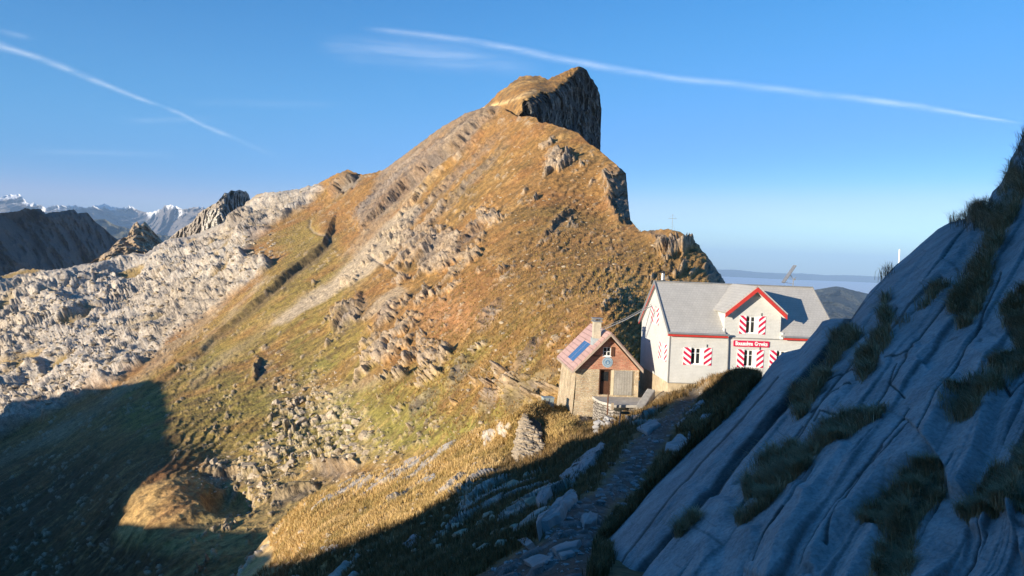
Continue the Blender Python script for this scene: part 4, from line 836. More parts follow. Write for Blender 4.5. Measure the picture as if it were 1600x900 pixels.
def stripes(mb_r, mb_w, T, x0, x1, z0, z1, dirn):
    """shutter painted in slanting red and white bands"""
    n = 4.6; w_ = x1 - x0; H = z1 - z0; pitch = H / 3.0; sl_ = .42 * dirn
    def clip(poly, lo, hi):
        for k, lim, up in ((1, lo, True), (1, hi, False)):
            out = []
            for i in range(len(poly)):
                p, q = poly[i], poly[(i + 1) % len(poly)]; pi = (p[k] >= lim) if up else (p[k] <= lim); qi = (q[k] >= lim) if up else (q[k] <= lim)
                if pi: out.append(p)
                if pi != qi:
                    t = (lim - p[k]) / (q[k] - p[k]); out.append((p[0] + t * (q[0] - p[0]), lim))
            poly = out
            if not poly: return []
        return poly
    i = -3
    while z0 + i * pitch < z1 + 1:
        a_ = z0 + i * pitch + (0 if dirn > 0 else 0); l0 = a_; r0 = a_ + sl_
        poly = clip([(x0, l0), (x1, r0), (x1, r0 + pitch * .5), (x0, l0 + pitch * .5)], z0, z1)
        if len(poly) > 2: mb_r.add([T(p[0], -.046, p[1]) for p in poly], [tuple(range(len(poly)))])
        i += 1
    p = [T(x0, -.043, z0), T(x1, -.043, z0), T(x1, -.012, z0), T(x0, -.012, z0), T(x0, -.043, z1), T(x1, -.043, z1), T(x1, -.012, z1), T(x0, -.012, z1)]; mb_w.hexa(p)
MSTR = []
def window(parent, T, h, sw, off=0.0, curtain=False, left=True, right=True, label=None):
    a, b, c, d = h; f = MB(); G = lambda x0, x1, y0, y1, z0, z1: f.hexa([T(x0, y0, z0), T(x1, y0, z0), T(x1, y1, z0), T(x0, y1, z0), T(x0, y0, z1), T(x1, y0, z1), T(x1, y1, z1), T(x0, y1, z1)])
    e = .09; y0, y1 = .13 + off, .19 + off; xr = b - .24 if not curtain else b - e; mid_ = (a + .04 + xr) / 2
    G(a + .001, a + .05, y0, y1, c, d); G(xr, b - .001, y0 - .05, y1, c, d); G(a, b, y0, y1 + .001, c + .001, c + .09); G(a, b, y0, y1 + .001, d - .08, d - .001)
    G(mid_ - .05, mid_ + .05, y0 - .01, y1 + .002, c + .08, d - .07); G(a + .04, xr + .01, y0 + .01, y1 - .01, c + (d - c) * .66, c + (d - c) * .66 + .035)
    G(a - .06, b + .06, -.03, y0, c - .02, c + .03)
    w_ = f.build('window', MWHT, parent)
    g_ = MB(); q = [T(a, y1 - .015, c), T(b, y1 - .015, c), T(b, y1 - .015, d), T(a, y1 - .015, d)]; g_.add(q, [(0, 1, 2, 3)]); g_.build('pane', MCURT if curtain else MGLS, w_)
    for ok, x0, x1, dr_ in ((left, a - sw, a - .02, -1), (right, b + .02, b + sw, 1)):
        if not ok: continue
        rr, ww = MB(), MB(); stripes(rr, ww, T, x0, x1, c - .02, d + .02, dr_); o = ww.build('shutter', MWHT, w_)
        o.data.materials.append(MCRIM); me = o.data; base = len(me.vertices)
        import bmesh
        bm = bmesh.new(); bm.from_mesh(me)
        vs = [bm.verts.new(v) for v in rr.v]
        for fc in rr.f:
            F_ = bm.faces.new([vs[i] for i in fc]); F_.material_index = 1
        bm.to_mesh(me); bm.free()
    hk = MB(); hk.box(0, .01, 0, .01, 0, .01) if False else None
    return w_
TD = lambda s_, d_, z_: (s_, d_ - .012, z_)
window(inn, Tf, wf[0], .58); window(inn, Tf, wf[1], .54); window(inn, Tf, wf[2], .54); window(dorm, TD, wd[0], .52) if False else window(inn, TD, wd[0], .52)
window(inn, Tl, wl[0], .75, curtain=True); window(inn, Tl, wl[1], .70, curtain=True)
for x_, z_ in ((2.7, -1.0), (6.6, 1.4), (6.6, -1.05)): MB().beam((x_, -.06, z_ - .12), (x_, -.06, z_ + .1), .03, .03, up=(0, 1, 0)).build('wall_hook', MBLK, inn)
sgn = MB(); n_ = 6; cs = [(4.64 + .07, -.97 + .07), (7.27 - .07, -.97 + .07), (7.27 - .07, -.53 - .07), (4.64 + .07, -.53 - .07)]; pl = []
for (cx, cz), a0 in zip(cs, (180, 270, 0, 90)):
    for k in range(n_): q = math.radians(a0 + 90 * k / (n_ - 1)); pl.append((cx + .07 * math.cos(q), cz + .07 * math.sin(q)))
sb = sgn.prism(pl, -.085, -.03).build('name_sign', MCRIM, inn)
cu = bpy.data.curves.new('lettering', 'FONT'); cu.body = 'Bouusolgna  Gerwics'; cu.size = .40; cu.extrude = .006; cu.offset = .012; cu.align_x = 'CENTER'; cu.align_y = 'CENTER'; cu.space_character = .92
tmp = bpy.data.objects.new('tmp', cu); COL.objects.link(tmp); bpy.context.view_layer.update()
me = bpy.data.meshes.new_from_object(tmp.evaluated_get(bpy.context.evaluated_depsgraph_get())); bpy.data.objects.remove(tmp)
lt = link('lettering', me, sb); me.materials.clear(); me.materials.append(MWHT)
bx_ = [v.co.x for v in me.vertices]; wdt = max(bx_) - min(bx_); kx = 2.36 / wdt
me.transform(Matrix.Translation((5.955, -.094, -.745)) @ Matrix.Rotation(math.pi / 2, 4, 'X') @ Matrix.Diagonal((kx, 1.0, 1, 1)))
ch = MB(); zr = roofz(rt); ch.tube([(.52, rt + .35, zr - .5), (.52, rt + .35, zr + .62)], .13, 14); chm = ch.build('chimney_flue', MSILV, inn, smooth=False)
MB().tube([(.52, rt + .35, zr + .62), (.52, rt + .35, zr + .66), (.52, rt + .35, zr + .78), (.52, rt + .35, zr + .84)], [.17, .18, .12, .04], 14).build('flue_cap', MBLK, chm)
MB().tube([(.52, rt + .35, zr - .1), (.52, rt + .35, zr + .12)], .2, 14).build('flue_collar', MBLK, chm)
# tilted panel antenna on the ridge: lifted from the roof it would come away, so it is its own thing
ant = empty('solar_antenna', HO + Matrix.Rotation(HY, 3, 'Z') @ Vector((10.77, rt, zr)), HY); tag(ant, 'tilted panel on a thin mast standing on the inn ridge', 'solar panel')
MB().tube([(0, 0, -.1), (0, 0, .62)], .035, 8).build('mast', MGREY, ant); MB().box(-.14, .14, -.09, .09, -.03, .03).build('foot', MGREY, ant)
pa, pb_ = Vector((-.82, 0, .28)), Vector((.06, 0, 1.66)); pd = (pb_ - pa).normalized()
MB().beam(pa, pb_, .5, .07, up=(-.8, 0, .6)).build('panel', MGREY, ant); MB().beam(pa + Vector((.04, 0, -.024)), pb_ + Vector((.04, 0, -.024)), .44, .02, up=(-.8, 0, .6)).build('solar_cells', MPV, ant)
br_ = MB(); br_.beam((0, 0, .55), (-.30, 0, .98), .04, .04); br_.beam((0, 0, .2), (-.72, 0, .32), .03, .03); br_.box(-.02, .16, -.06, .06, .50, .62); br_.tube([(0.05, 0, .62), (.22, 0, .74)], .02); br_.build('bracket', MGREY, ant)

# ------------------------------------------------------------------ the stone hut
UO = Vector((4.764, 53.0, 0)); UY = math.radians(5.1); KH = 1.075; hut = empty('stone_hut', (UO.x * KH, UO.y * KH, -11.7 * KH), UY); hut.scale = (KH, KH, KH); UB = 11.7
tag(hut, 'small stone and brick hut with reddish tin roof beside the inn', 'hut')
MST = bricks('rough_stone_wall', ('xy', 'z'), .42, .17, (.66, .54, .35), (.58, .42, .27), (.68, .58, .42), .03, .03, amt=.42, warp=.45)
MBR = bricks('red_brick_gable', ('xy', 'z'), .34, .09, (.50, .17, .10), (.62, .32, .20), (.52, .37, .27), .012, .012, amt=.34, warp=.12)
MTIN = bricks('corrugated_tin', ('y', 'x'), 4.0, .26, (.56, .36, .31), (.52, .33, .285), (.40, .25, .21), .02, .03, rough=.5, amt=.12)
Z = lambda z: z + UB
UW, UL = 4.5, 6.3; zw = Z(-7.55); s_ = 1.05
hb = MB(); Th = lambda a_, d_, z_: (a_, d_, z_)
hole = [(1.72, 2.50, Z(-9.35), Z(-7.58)), (2.72, 4.02, Z(-9.33), Z(-7.60))]
wall_holes(hb, Th, 0, UW, -1.2, zw, [hole[0]], .35)
hb.add([(0, 0, -1.2), (0, UL, -1.2), (0, UL, zw), (0, 0, zw)], [(0, 1, 2, 3)]); hb.add([(UW, 0, -1.2), (UW, UL, -1.2), (UW, UL, zw), (UW, 0, zw)], [(0, 1, 2, 3)])
hb.add([(0, UL, -1.2), (UW, UL, -1.2), (UW, UL, zw), (UW / 2, UL, zw + s_ * UW / 2), (0, UL, zw)], [(0, 1, 2, 3, 4)])
ho = hb.build('wall', MST, hut)
for v in ho.data.vertices:                                             # battered lower walls
    if v.co.z < 0 and v.co.x < .1: v.co.x -= .28
    if v.co.z < 0 and v.co.y < .1: v.co.y -= .10
    if v.co.z < 0 and v.co.y > 6: v.co.y += .9
gm = MB(); gw_ = (1.86, 2.42, Z(-6.60), Z(-5.97))
gm.add([(.0, -.02, zw), (gw_[0], -.02, zw), (gw_[0], -.02, zw + s_ * gw_[0]), ], [(0, 1, 2)])
gm.add([(gw_[1], -.02, zw), (UW, -.02, zw), (gw_[1], -.02, zw + s_ * (UW - gw_[1]))], [(0, 1, 2)])
gm.add([(gw_[0], -.02, zw), (gw_[1], -.02, zw), (gw_[1], -.02, gw_[2]), (gw_[0], -.02, gw_[2])], [(0, 1, 2, 3)])
gm.add([(gw_[0], -.02, gw_[3]), (gw_[1], -.02, gw_[3]), (gw_[1], -.02, zw + s_ * (UW - gw_[1])), (UW / 2, -.02, zw + s_ * UW / 2), (gw_[0], -.02, zw + s_ * gw_[0])], [(0, 1, 2, 3, 4)])
gm.build('brick_gable', MBR, hut)
wi = MB(); a, b, c, d = gw_
for x0, x1, z0, z1 in ((a, a + .05, c, d), (b - .05, b, c, d), (a, b, c, c + .05), (a, b, d - .05, d), ((a + b) / 2 - .025, (a + b) / 2 + .025, c, d), (a, b, (c + d) / 2 - .02, (c + d) / 2 + .02)): wi.box(x0, x1, .04 + .002 * (z1 - z0 > .1), .08, z0, z1)
wi.box(a - .05, b + .05, -.07, .04, c - .05, c); wn_ = wi.build('window', MWHT, hut); MB().box(a, b, .085, .10, c, d).build('pane', MGLS, wn_)
sh_ = MB(); sh_.box(b + .02, b + .22, -.09, -.03, c, d + .04); sh_.build('open_shutter', MDKWD, wn_); MB().box(a - .75, a - .02, -.08, -.03, c - .02, c + .04).build('shutter_bar', MDKWD, wn_)
cyv = MB(); cxx, czz = 2.2, Z(-7.03)
cyv.add([(cxx + .38 * math.cos(k * math.pi / 16), -.05, czz + .38 * math.sin(k * math.pi / 16)) for k in range(32)] + [(cxx + .38 * math.cos(k * math.pi / 16), -.018, czz + .38 * math.sin(k * math.pi / 16)) for k in range(32)],
        [tuple(range(32))] + [(k, (k + 1) % 32, (k + 1) % 32 + 32, k + 32) for k in range(32)])
em = cyv.build('emblem', plain('pale_blue_paint', (.33, .42, .48), .7, 9, .2), hut)
er = MB()
for rr_ in (.29, .15):
    er.tube([(cxx + rr_ * math.cos(k * math.pi / 12), -.056, czz + rr_ * math.sin(k * math.pi / 12)) for k in range(25)], .016 if rr_ > .2 else .03, 5)
er.beam((cxx - .16, -.056, czz - .12), (cxx, -.056, czz + .16), .03, .02, up=(0, 1, 0)); er.beam((cxx + .16, -.056, czz - .12), (cxx, -.056, czz + .16), .03, .02, up=(0, 1, 0)); er.build('emblem_mark', plain('slate_blue_paint', (.14, .26, .42), .7), em)
a, b, c, d = hole[0]; dd_ = MB(); dd_.box(a, b, .22, .27, c, d); 
for x0 in (a + .12, (a + b) / 2 + .03): dd_.box(x0, x0 + .24, .205, .22, c + .15, c + .8)
do_ = dd_.build('door', MDKWD, hut); MB().box(a + .14, b - .14, .20, .218, c + .95, d - .15).build('door_pane', MGLS, do_)
fr = MB(); fr.box(a - .07, a, -.03, .25, c, d + .06); fr.box(b, b + .07, -.03, .25, c, d + .06); fr.box(a, b, -.03, .25, d, d + .06); fr.build('door_frame', MDKWD, hut); MB().tube([(a + .09, .2, c + .9), (a + .09, .14, c + .9), (a + .2, .14, c + .9)], .015, 6).build('handle', MBLK, do_)
a, b, c, d = hole[1]; ps = MB()
for k in range(7): x0 = a + (b - a) * k / 7; ps.box(x0 + .006, x0 + (b - a) / 7 - .006, -.11 - .004 * (k % 2), -.07, c, d)
ps.box(a, b, -.07, -.05, c + .2, c + .32); ps.box(a, b, -.07, -.05, d - .32, d - .2); ps.build('plank_shutter', MGRWD, hut)
MPJ = plain('pale_plaster', (.66, .56, .38), .9, 4, .15); MB().box(a - .22, a - .01, -.045, .05, c - .05, d + .02).build('plaster_jamb', MPJ, hut); MB().box(b + .01, b + .1, -.045, .05, c, d).build('plaster_jamb', MPJ, hut)
rf = MB(); ro_, rg = .45, .34; zr2 = zw + s_ * UW / 2 + .26; xl, xr_ = -rg, UW + .18
rf.slab([(UW / 2, -.5, zr2), (UW / 2, UL + .5, zr2), (xl, UL + .5, zr2 - s_ * (UW / 2 - xl)), (xl, -.5, zr2 - s_ * (UW / 2 - xl))], -.07); rf.slab([(UW / 2, UL + .5, zr2 - .002), (UW / 2, -.5, zr2 - .002), (xr_, -.5, zr2 - s_ * (xr_ - UW / 2)), (xr_, UL + .5, zr2 - s_ * (xr_ - UW / 2))], -.07)
rfo = rf.build('roof', MTIN, hut)
bb_ = MB()
for x_ in (xl, xr_): z_ = zr2 - s_ * abs(x_ - UW / 2); bb_.beam((x_, -.54, z_ - .09), (UW / 2, -.54, zr2 - .09), .05, .16, up=(0, 1, 0)) if False else bb_.hexa([(x_, -.56, z_ - .2), (UW / 2, -.56, zr2 - .2), (UW / 2, -.505, zr2 - .2), (x_, -.505, z_ - .2), (x_, -.56, z_ + .0), (UW / 2, -.56, zr2 + .0), (UW / 2, -.505, zr2 + .0), (x_, -.505, z_ + .0)])
bb_.box(xl - .05, xl - .001, -.5, UL + .5, zr2 - s_ * (UW / 2 - xl) - .16, zr2 - s_ * (UW / 2 - xl) + .01); bb_.build('barge_board', plain('weathered_board', (.42, .34, .27), .8, 9, .25), rfo)
sk = MB()
for k in range(2):
    y0 = 1.35 + k * 1.2; x0_, x1_ = .0, 1.22; z0_ = zr2 - s_ * (UW / 2 - x0_) + .05; z1_ = zr2 - s_ * (UW / 2 - x1_) + .05; sk.slab([(x1_, y0, z1_), (x1_, y0 + 1.14, z1_), (x0_, y0 + 1.14, z0_), (x0_, y0, z0_)], -.04)
pv = empty('x', (0, 0, 0)) ; bpy.data.objects.remove(pv)
po = sk.build('solar_panel', MPV, rfo)
for y0 in (1.30, 3.72): MB().beam((-.08, y0, zr2 - s_ * (UW / 2 + .08) + .04), (1.34, y0, zr2 - s_ * (UW / 2 - 1.34) + .04), .05, .09, up=(0, 0, 1)).build('panel_frame', MDKWD, po)
cz_ = zr2 - s_ * (UW / 2 - 1.25); cm = MB(); cm.box(1.25, 1.76, .55, 1.2, cz_ - .4, Z(-4.25)); cho = cm.build('chimney', plain('chimney_render', (.56, .50, .38), .9, 5, .25), hut)
cc = MB(); cc.box(1.16, 1.86, .49, 1.36, Z(-4.25), Z(-4.18)); 
for x_, y_ in ((1.22, .55), (1.70, .55), (1.22, 1.2), (1.70, 1.2)): cc.box(x_, x_ + .1, y_, y_ + .1, Z(-4.18), Z(-4.04))
cc.box(1.16, 1.86, .49, 1.36, Z(-4.04), Z(-3.98)); cc.build('chimney_cap', MGREY, cho); MB().box(1.19, 1.83, .52, 1.33, cz_ - .35, cz_ + .55).build('flashing', plain('lead_flashing', (.38, .44, .46), .5), cho)
# cable channel between the hut chimney and the inn gable
def wp(px_, py_, d_): return Vector(unproj(px_, py_, d_))
cb_ = MB(); c0, c1_ = wp(938, 517, 57.6), wp(1019, 477.5, 57.9); mid_ = (c0 + c1_) / 2 - Vector((0, 0, .10))
cb_.tube([c0, mid_, c1_], .038, 8); cb_.tube([c0 + Vector((0, .1, .16)), mid_ + Vector((0, .1, .12)), c1_ + Vector((0, .1, .14))], .02, 6)
tag(cb_.build('service_pipe', MGREY), 'thin grey pipe strung from the hut chimney to the inn gable', 'pipe')
cw_ = MB(); cw_.tube([wp(1018, 478, 57.4), wp(1005.5, 523, 60.6)], .018, 6); tag(cw_.build('stay_wire', MBLK), 'thin dark wire hanging down the inn gable wall', 'wire')
# terrace in front of the hut door, with its stone walls
tr_ = empty('terrace', ((UO.x + 3) * KH, (UO.y - 1) * KH, -9.6 * KH), UY); tr_.scale = (KH, KH, KH); tag(tr_, 'pale concrete terrace on rough stone walling before the hut door', 'terrace')
tm = MB(); pts_ = [(-1.75, .95), (2.35, .95), (2.35, -.3), (1.7, -1.95), (-.9, -2.1), (-1.6, -.7)]; tm.add([(x, y, .18) for x, y in pts_] + [(x, y, .0) for x, y in pts_], [tuple(range(6)), tuple(range(11, 5, -1))] + [(i, (i + 1) % 6, (i + 1) % 6 + 6, i + 6) for i in range(6)])
tm.build('terrace_slab', MCONC, tr_, bevel=.02)
MRUB = bricks('dry_stone', ('xy', 'z'), .38, .2, (.46, .42, .36), (.34, .31, .28), (.10, .09, .08), .03, .06, amt=.4, off=.37, warp=.5)
sw_ = MB(); n = len(pts_)
inner = [(x * .94, y * .92 + .02) for x, y in pts_]; sw_.add([(x, y, -.003) for x, y in inner] + [(x * 1.03, y * 1.03, -3.2) for x, y in inner], [(i, (i + 1) % n, (i + 1) % n + n, i + n) for i in range(n)]); sw_.build('stone_wall', MRUB, tr_)
# low wall running up to the inn
lw = MB(); q0, q1 = wp(1000, 637, 52.5), wp(1018, 612, 54.2)
lw.hexa([q0 + Vector((-.35, 0, -1.2)), q0 + Vector((.35, .1, -1.2)), q1 + Vector((.35, .1, -1.2)), q1 + Vector((-.35, 0, -1.2)), q0 + Vector((-.32, 0, .10)), q0 + Vector((.3, .1, .0)), q1 + Vector((.3, .1, .15)), q1 + Vector((-.32, 0, .25))])
tag(lw.build('parapet_wall', MCONC, bevel=.06), 'short pale parapet wall between terrace edge and inn corner', 'wall')

# ------------------------------------------------------------------ loose stones and walls laid by hand
def ico(sub):
    import bmesh
    bm = bmesh.new(); bmesh.ops.create_icosphere(bm, subdivisions=sub, radius=1.0); bm.verts.ensure_lookup_table()
    V = np.array([v.co[:] for v in bm.verts]); F = np.array([[v.index for v in f.verts] for f in bm.faces]); bm.free(); return V, F
ICO = {k: ico(k) for k in (1, 2, 3, 4)}
def stone(seed, sub=2, flat=.6, blocky=.5, rough=.12):
    V, F = ICO[sub]; V = V.copy(); r_ = np.random.default_rng(seed)
    for _ in range(9):                                                 # chisel flat faces
        n_ = r_.normal(size=3); n_ /= np.linalg.norm(n_); lim = r_.uniform(.45, .8); d_ = V @ n_; k_ = d_ > lim; V[k_] -= np.outer(d_[k_] - lim, n_)
    V += (fbm(V + seed * 3.1, .9, 3, seed)[:, None]) * V * rough * 3
    return V * np.array([1, r_.uniform(.7, 1), flat]), F
MSTN = Nodes('loose_stone'); _c = MSTN.coords(); _n = MSTN.noise(_c, 2.2, 5, .7); _i = MSTN.n('ShaderNodeObjectInfo')
MSTN.color(MSTN.mul(MSTN.ramp(_n, [(.25, (.27, .215, .15)), (.5, (.42, .34, .24)), (.8, (.54, .46, .34))]), MSTN.ramp(_i.outputs['Random'], [(0, .75), (1, 1.15)]))); MSTN.norm(MSTN.bump(_n, .12)); MSTN = MSTN.m
MSLB = Nodes('slab_stone'); _c = MSLB.coords(); _n = MSLB.noise(_c, 2.5, 6, .7); MSLB.color(MSLB.ramp(_n, [(.25, (.20, .20, .20)), (.55, (.32, .315, .31)), (.8, (.42, .41, .40))])); MSLB.norm(MSLB.bump(_n, .05)); MSLB = MSLB.m
stone_me = [np_mesh('boulder', *stone(100 + i, 3, .6 + .1 * (i % 3)), MSTN, smooth=False) for i in range(10)]
def scatter_pick(sheet, poly, n, seed, pow_=1.0):
    r_ = np.random.default_rng(seed); xs = [p[0] for p in poly]; ys = [p[1] for p in poly]; out = []
    while len(out) < n:
        x = r_.uniform(min(xs), max(xs), 4 * n); y = r_.uniform(min(ys), max(ys), 4 * n); k = poly_sd(x, y, poly) > 0; out += list(zip(x[k], y[k]))
    out = np.array(out[:n]); return out, sheet.at(out[:, 0], out[:, 1])
talus = [(430, 610), (500, 590), (545, 640), (590, 700), (560, 728), (480, 735), (410, 760), (335, 745), (322, 722), (380, 705), (430, 670)]
q_, P_ = scatter_pick(M, talus, 90, 5)
for i, (p, (sx, sy)) in enumerate(zip(P_, q_)):
    o = link('boulder', stone_me[i % 10]); o.location = p + np.array([0, 0, .15]); s0 = random.choice((.5, .6, .7, .8, 1.0, 1.3, 1.7)); o.scale = (s0 * 1.2, s0, s0); o.rotation_euler = (random.uniform(-.3, .3), random.uniform(-.3, .3), random.uniform(0, 6))
    tag(o, 'pale boulder lying in the boulder field at the foot of the big grassy mountain', 'boulder', 'boulders at the foot of the mountain')
def stone_pile(name, sheet, poly, n, s0, s1, seed, mat, label=None, wts=2.5, sub=1, sink=.1):
    """small stones nobody could count, merged as one loose mass"""
    q, P = scatter_pick(sheet, poly, n, seed) if isinstance(poly[0], tuple) else (None, None)
    r_ = np.random.default_rng(seed); var = [stone(seed * 7 + i, sub, .62) for i in range(8)]; VV, FF, b = [], [], 0
    for i in range(len(P)):
        V, F = var[i % 8]; s_ = s0 + (s1 - s0) * r_.random() ** wts; s_ *= min(1, P[i][1] / 22); a_ = r_.uniform(0, 6.28); c_, d_ = math.cos(a_), math.sin(a_); R_ = np.array([[c_, -d_, 0], [d_, c_, 0], [0, 0, 1]])
        VV.append((V * s_ * np.array([1.2, 1, .9])) @ R_.T + P[i] + np.array([0, 0, s_ * sink])); FF.append(F + b); b += len(V)
    o = link(name, np_mesh(name, np.concatenate(VV), np.concatenate(FF), mat, smooth=False)); return tag(o, label, kind='stuff')
stone_pile('talus_stones', M, [(x * 1.0 + (x - 455) * .25, y + (y - 670) * .3) for x, y in talus], 1000, .12, .8, 21, MSTN, wts=3.5)
stone_pile('scattered_stones', M, [(330, 640), (430, 560), (640, 420), (760, 380), (860, 420), (900, 520), (840, 640), (700, 690), (560, 735), (340, 740)], 700, .12, .8, 22, MSTN, wts=4)
stone_pile('ridge_stones', M, [(700, 330), (780, 220), (880, 215), (950, 270), (970, 340), (1040, 380), (960, 430), (780, 420), (620, 420)], 380, .2, .9, 23, MSTN, wts=4)
stone_pile('karst_rubble', M, [(10, 470), (220, 420), (380, 340), (480, 300), (440, 350), (420, 420), (340, 480), (240, 560), (120, 630), (0, 670)], 2600, .5, 2.6, 24, MSTN, wts=3, sub=2)
stone_pile('trail_stones', N, [(840, 850), (905, 780), (970, 705), (1030, 645), (1095, 605), (1100, 625), (1040, 690), (1000, 765), (940, 830), (900, 895), (760, 895)], 420, .02, .15, 25, MSLB, wts=3)
stone_pile('spur_stones', N, [(430, 840), (560, 760), (790, 670), (800, 720), (860, 760), (800, 860), (560, 890), (440, 890)], 420, .05, .4, 26, MSTN, wts=4)
def slab_rock(pts, h, label, seed, depth_off=0.0, nm='rock_slab', mat=None):
    """tilted limestone plate: its outline (photo pixels) gives place and size, with its own thickness"""
    pts = np.array(pts, float); c = pts.mean(0); dN = N.at(c[0], c[1])[1] + depth_off; n = len(pts); t = []
    for i in range(n):                                                 # subdivide the outline
        a_, b_ = pts[i], pts[(i + 1) % n]
        for k in range(4): t.append(a_ + (b_ - a_) * k / 4)
    t = np.array(t); r_ = np.random.default_rng(seed); t += r_.normal(size=t.shape) * np.hypot(*np.ptp(pts, axis=0)) * .012
    G = N.at(t[:, 0], t[:, 1]); g0 = G.mean(0); nrm = np.linalg.svd(G - g0)[2][2]; nrm = nrm * (-1 if nrm @ g0 > 0 else 1)
    p0 = g0 + nrm * h * .28 - np.array([0, depth_off, 0]); ry = unproj(t[:, 0], t[:, 1], np.ones(len(t))); ring = ry * ((p0 @ nrm) / (ry @ nrm))[:, None]
    cen = ring.mean(0); rings = [cen + (ring - cen) * f for f in (.02, .35, .7, .93, 1.0)]
    off = [.06, .05, .03, 0, -.06]; V = np.concatenate([r0 + nrm * o_ * h for r0, o_ in zip(rings, off)] + [ring - nrm * h * .5 + (ring - cen) * .02, ring - nrm * h * 1.6])
    V = V + (fbm(V, max(.4, h), 3, seed)[:, None]) * nrm * h * .25
    m_ = len(t); F = [(r0 * m_ + i, r0 * m_ + (i + 1) % m_, (r0 + 1) * m_ + (i + 1) % m_, (r0 + 1) * m_ + i) for r0 in range(6) for i in range(m_)]
    o = link(nm, np_mesh(nm, V, np.array(F), mat or MSLB, smooth=False)); tag(o, label, 'rock', 'rock slabs beside the path'); return o
slab_rock([(873, 742), (885, 732), (910, 710), (942, 690), (943, 695), (920, 723), (900, 743), (892, 757), (882, 759)], .5, 'long blue grey rock plate with a small white paint mark, below the hut', 1)
slab_rock([(863, 787), (893, 763), (902, 767), (898, 777), (873, 800), (837, 817), (840, 807)], .4, 'broken grey rock plate left of the path bend, below the painted plate', 2)
slab_rock([(835, 777), (860, 753), (861, 763), (843, 784)], .5, 'small grey rock plate in the turf left of the broken plate', 3)
slab_rock([(1058, 661), (1087, 630), (1100, 621), (1100, 630), (1087, 647), (1068, 668)], .9, 'upper narrow slab between path and grassy mound before the inn', 4)
slab_rock([(1078, 667), (1107, 639), (1114, 641), (1107, 657), (1088, 679), (1074, 679)], .9, 'slab with a white trail mark beside the path below the grassy mound', 5)
slab_rock([(1037, 699), (1058, 678), (1078, 683), (1085, 694), (1066, 706)], .9, 'rounded grey rock at the right edge of the path, below the marked slab', 6)
slab_rock([(808, 843), (823, 839), (833, 847), (822, 853)], .15, 'small flat stone lying on the left edge of the dark path', 7)
slab_rock([(818, 875), (843, 866), (865, 866), (858, 875), (835, 888)], .12, 'flat pale plate on the path near the bottom of the picture', 8)
slab_rock([(862, 854), (885, 845), (908, 842), (900, 853), (870, 859)], .14, 'long thin plate lying across the path above the flat pale plate', 9)
slab_rock([(872, 864), (893, 858), (898, 863), (878, 869)], .10, 'narrow stone splinter on the path just under the long thin plate', 10)
slab_rock([(908, 805), (922, 798), (935, 801), (933, 812), (914, 815)], .3, 'stone block in the middle of the path above the long thin plate', 11)
slab_rock([(628, 850), (648, 833), (657, 837), (642, 857)], .4, 'grey plate sticking out of the shaded turf of the spur', 12)
slab_rock([(497, 857), (515, 850), (528, 851), (520, 860)], .4, 'low flat rock at the shadow edge on the lower golden spur', 13)
slab_rock([(658, 748), (678, 739), (684, 745), (666, 753)], .5, 'pale sunlit rock in the golden grass of the spur', 14)
slab_rock([(995, 668), (1020, 655), (1032, 660), (1010, 676)], .5, 'dark bedrock step crossing the path before the inn', 15)
# white paint marks on two slabs
def dab(px_, py_, w_, h_, label, dy=-.25):
    d_ = N.at(px_, py_)[1] + dy; q = [wp(px_ + a * w_, py_ + b * h_, d_ + .02 * b) for a, b in ((-1, 1), (1, 1), (1.3, -1), (-.6, -1))]
    mb = MB(); mb.slab(q, -.03); return tag(mb.build('trail_mark', MWHT), label, 'trail mark')
dab(889, 747, 2.2, 2.4, 'small white painted trail mark on the long rock plate below the hut', -1.0)
dab(1076, 675, 1.6, 2.2, 'small white painted trail mark on the slab right of the path', -1.1)

# dry stone bastion below the hut
rw_ = []; b = 0; VV, FF = [], []
c00, c01, c10, c11 = wp(822, 636, 56.5), wp(801, 712, 51), wp(842, 660, 54), wp(857, 732, 48.5)
rr = np.random.default_rng(8); var = [stone(900 + i, 2, .62, rough=.06) for i in range(10)]
NR = 17
for i in range(NR):
    for j in range(13):
        u_, v_ = (j + .5 + .4 * (i % 2) + rr.normal() * .1) / 13.5, (i + .5) / NR; p = np.array((c00 * (1 - u_) + c10 * u_) * (1 - v_) + (c01 * (1 - u_) + c11 * u_) * v_)
        bul = 1.1 * math.sin(math.pi * min(1, u_)); p = p + np.array([-.45, -.55, 0]) * bul + rr.normal(size=3) * .035
        if u_ > .55 and v_ < .25 * (u_ - .5) * 2: continue
        V, F = var[rr.integers(10)]; s_ = rr.uniform(.17, .27); a_ = -.7 + rr.normal() * .3; R_ = np.array([[math.cos(a_), -math.sin(a_), 0], [math.sin(a_), math.cos(a_), 0], [0, 0, 1]])
        VV.append(V * s_ * np.array([1.5, 1.2, 1.05]) @ R_.T + p); FF.append(F + b); b += len(V)
bw_ = link('retaining_wall', np_mesh('retaining_wall', np.concatenate(VV), np.concatenate(FF), MSTN, smooth=False))
tag(bw_, 'rounded dry stone retaining wall below the hut, half in shadow', 'wall')
core = MB(); qs = []
for (p, q) in ((c00, c01), ((c00 + c10) / 2 + Vector((-.35, -.4, 0)), (c01 + c11) / 2 + Vector((-.35, -.4, 0))), (c10, c11)): qs.append((p, q))
vs = []
for p, q in qs: vs += [p + Vector((.15, .25, -.1)), q + Vector((.15, .25, -.6)), q + Vector((.9, 2.4, -.9)), p + Vector((.5, 1.2, -.7))]
core.add(vs, [(0, 4, 5, 1), (4, 8, 9, 5), (0, 3, 7, 4), (4, 7, 11, 8)]); core.build('wall_core', plain('earth_fill', (.12, .09, .06), 1), bw_)
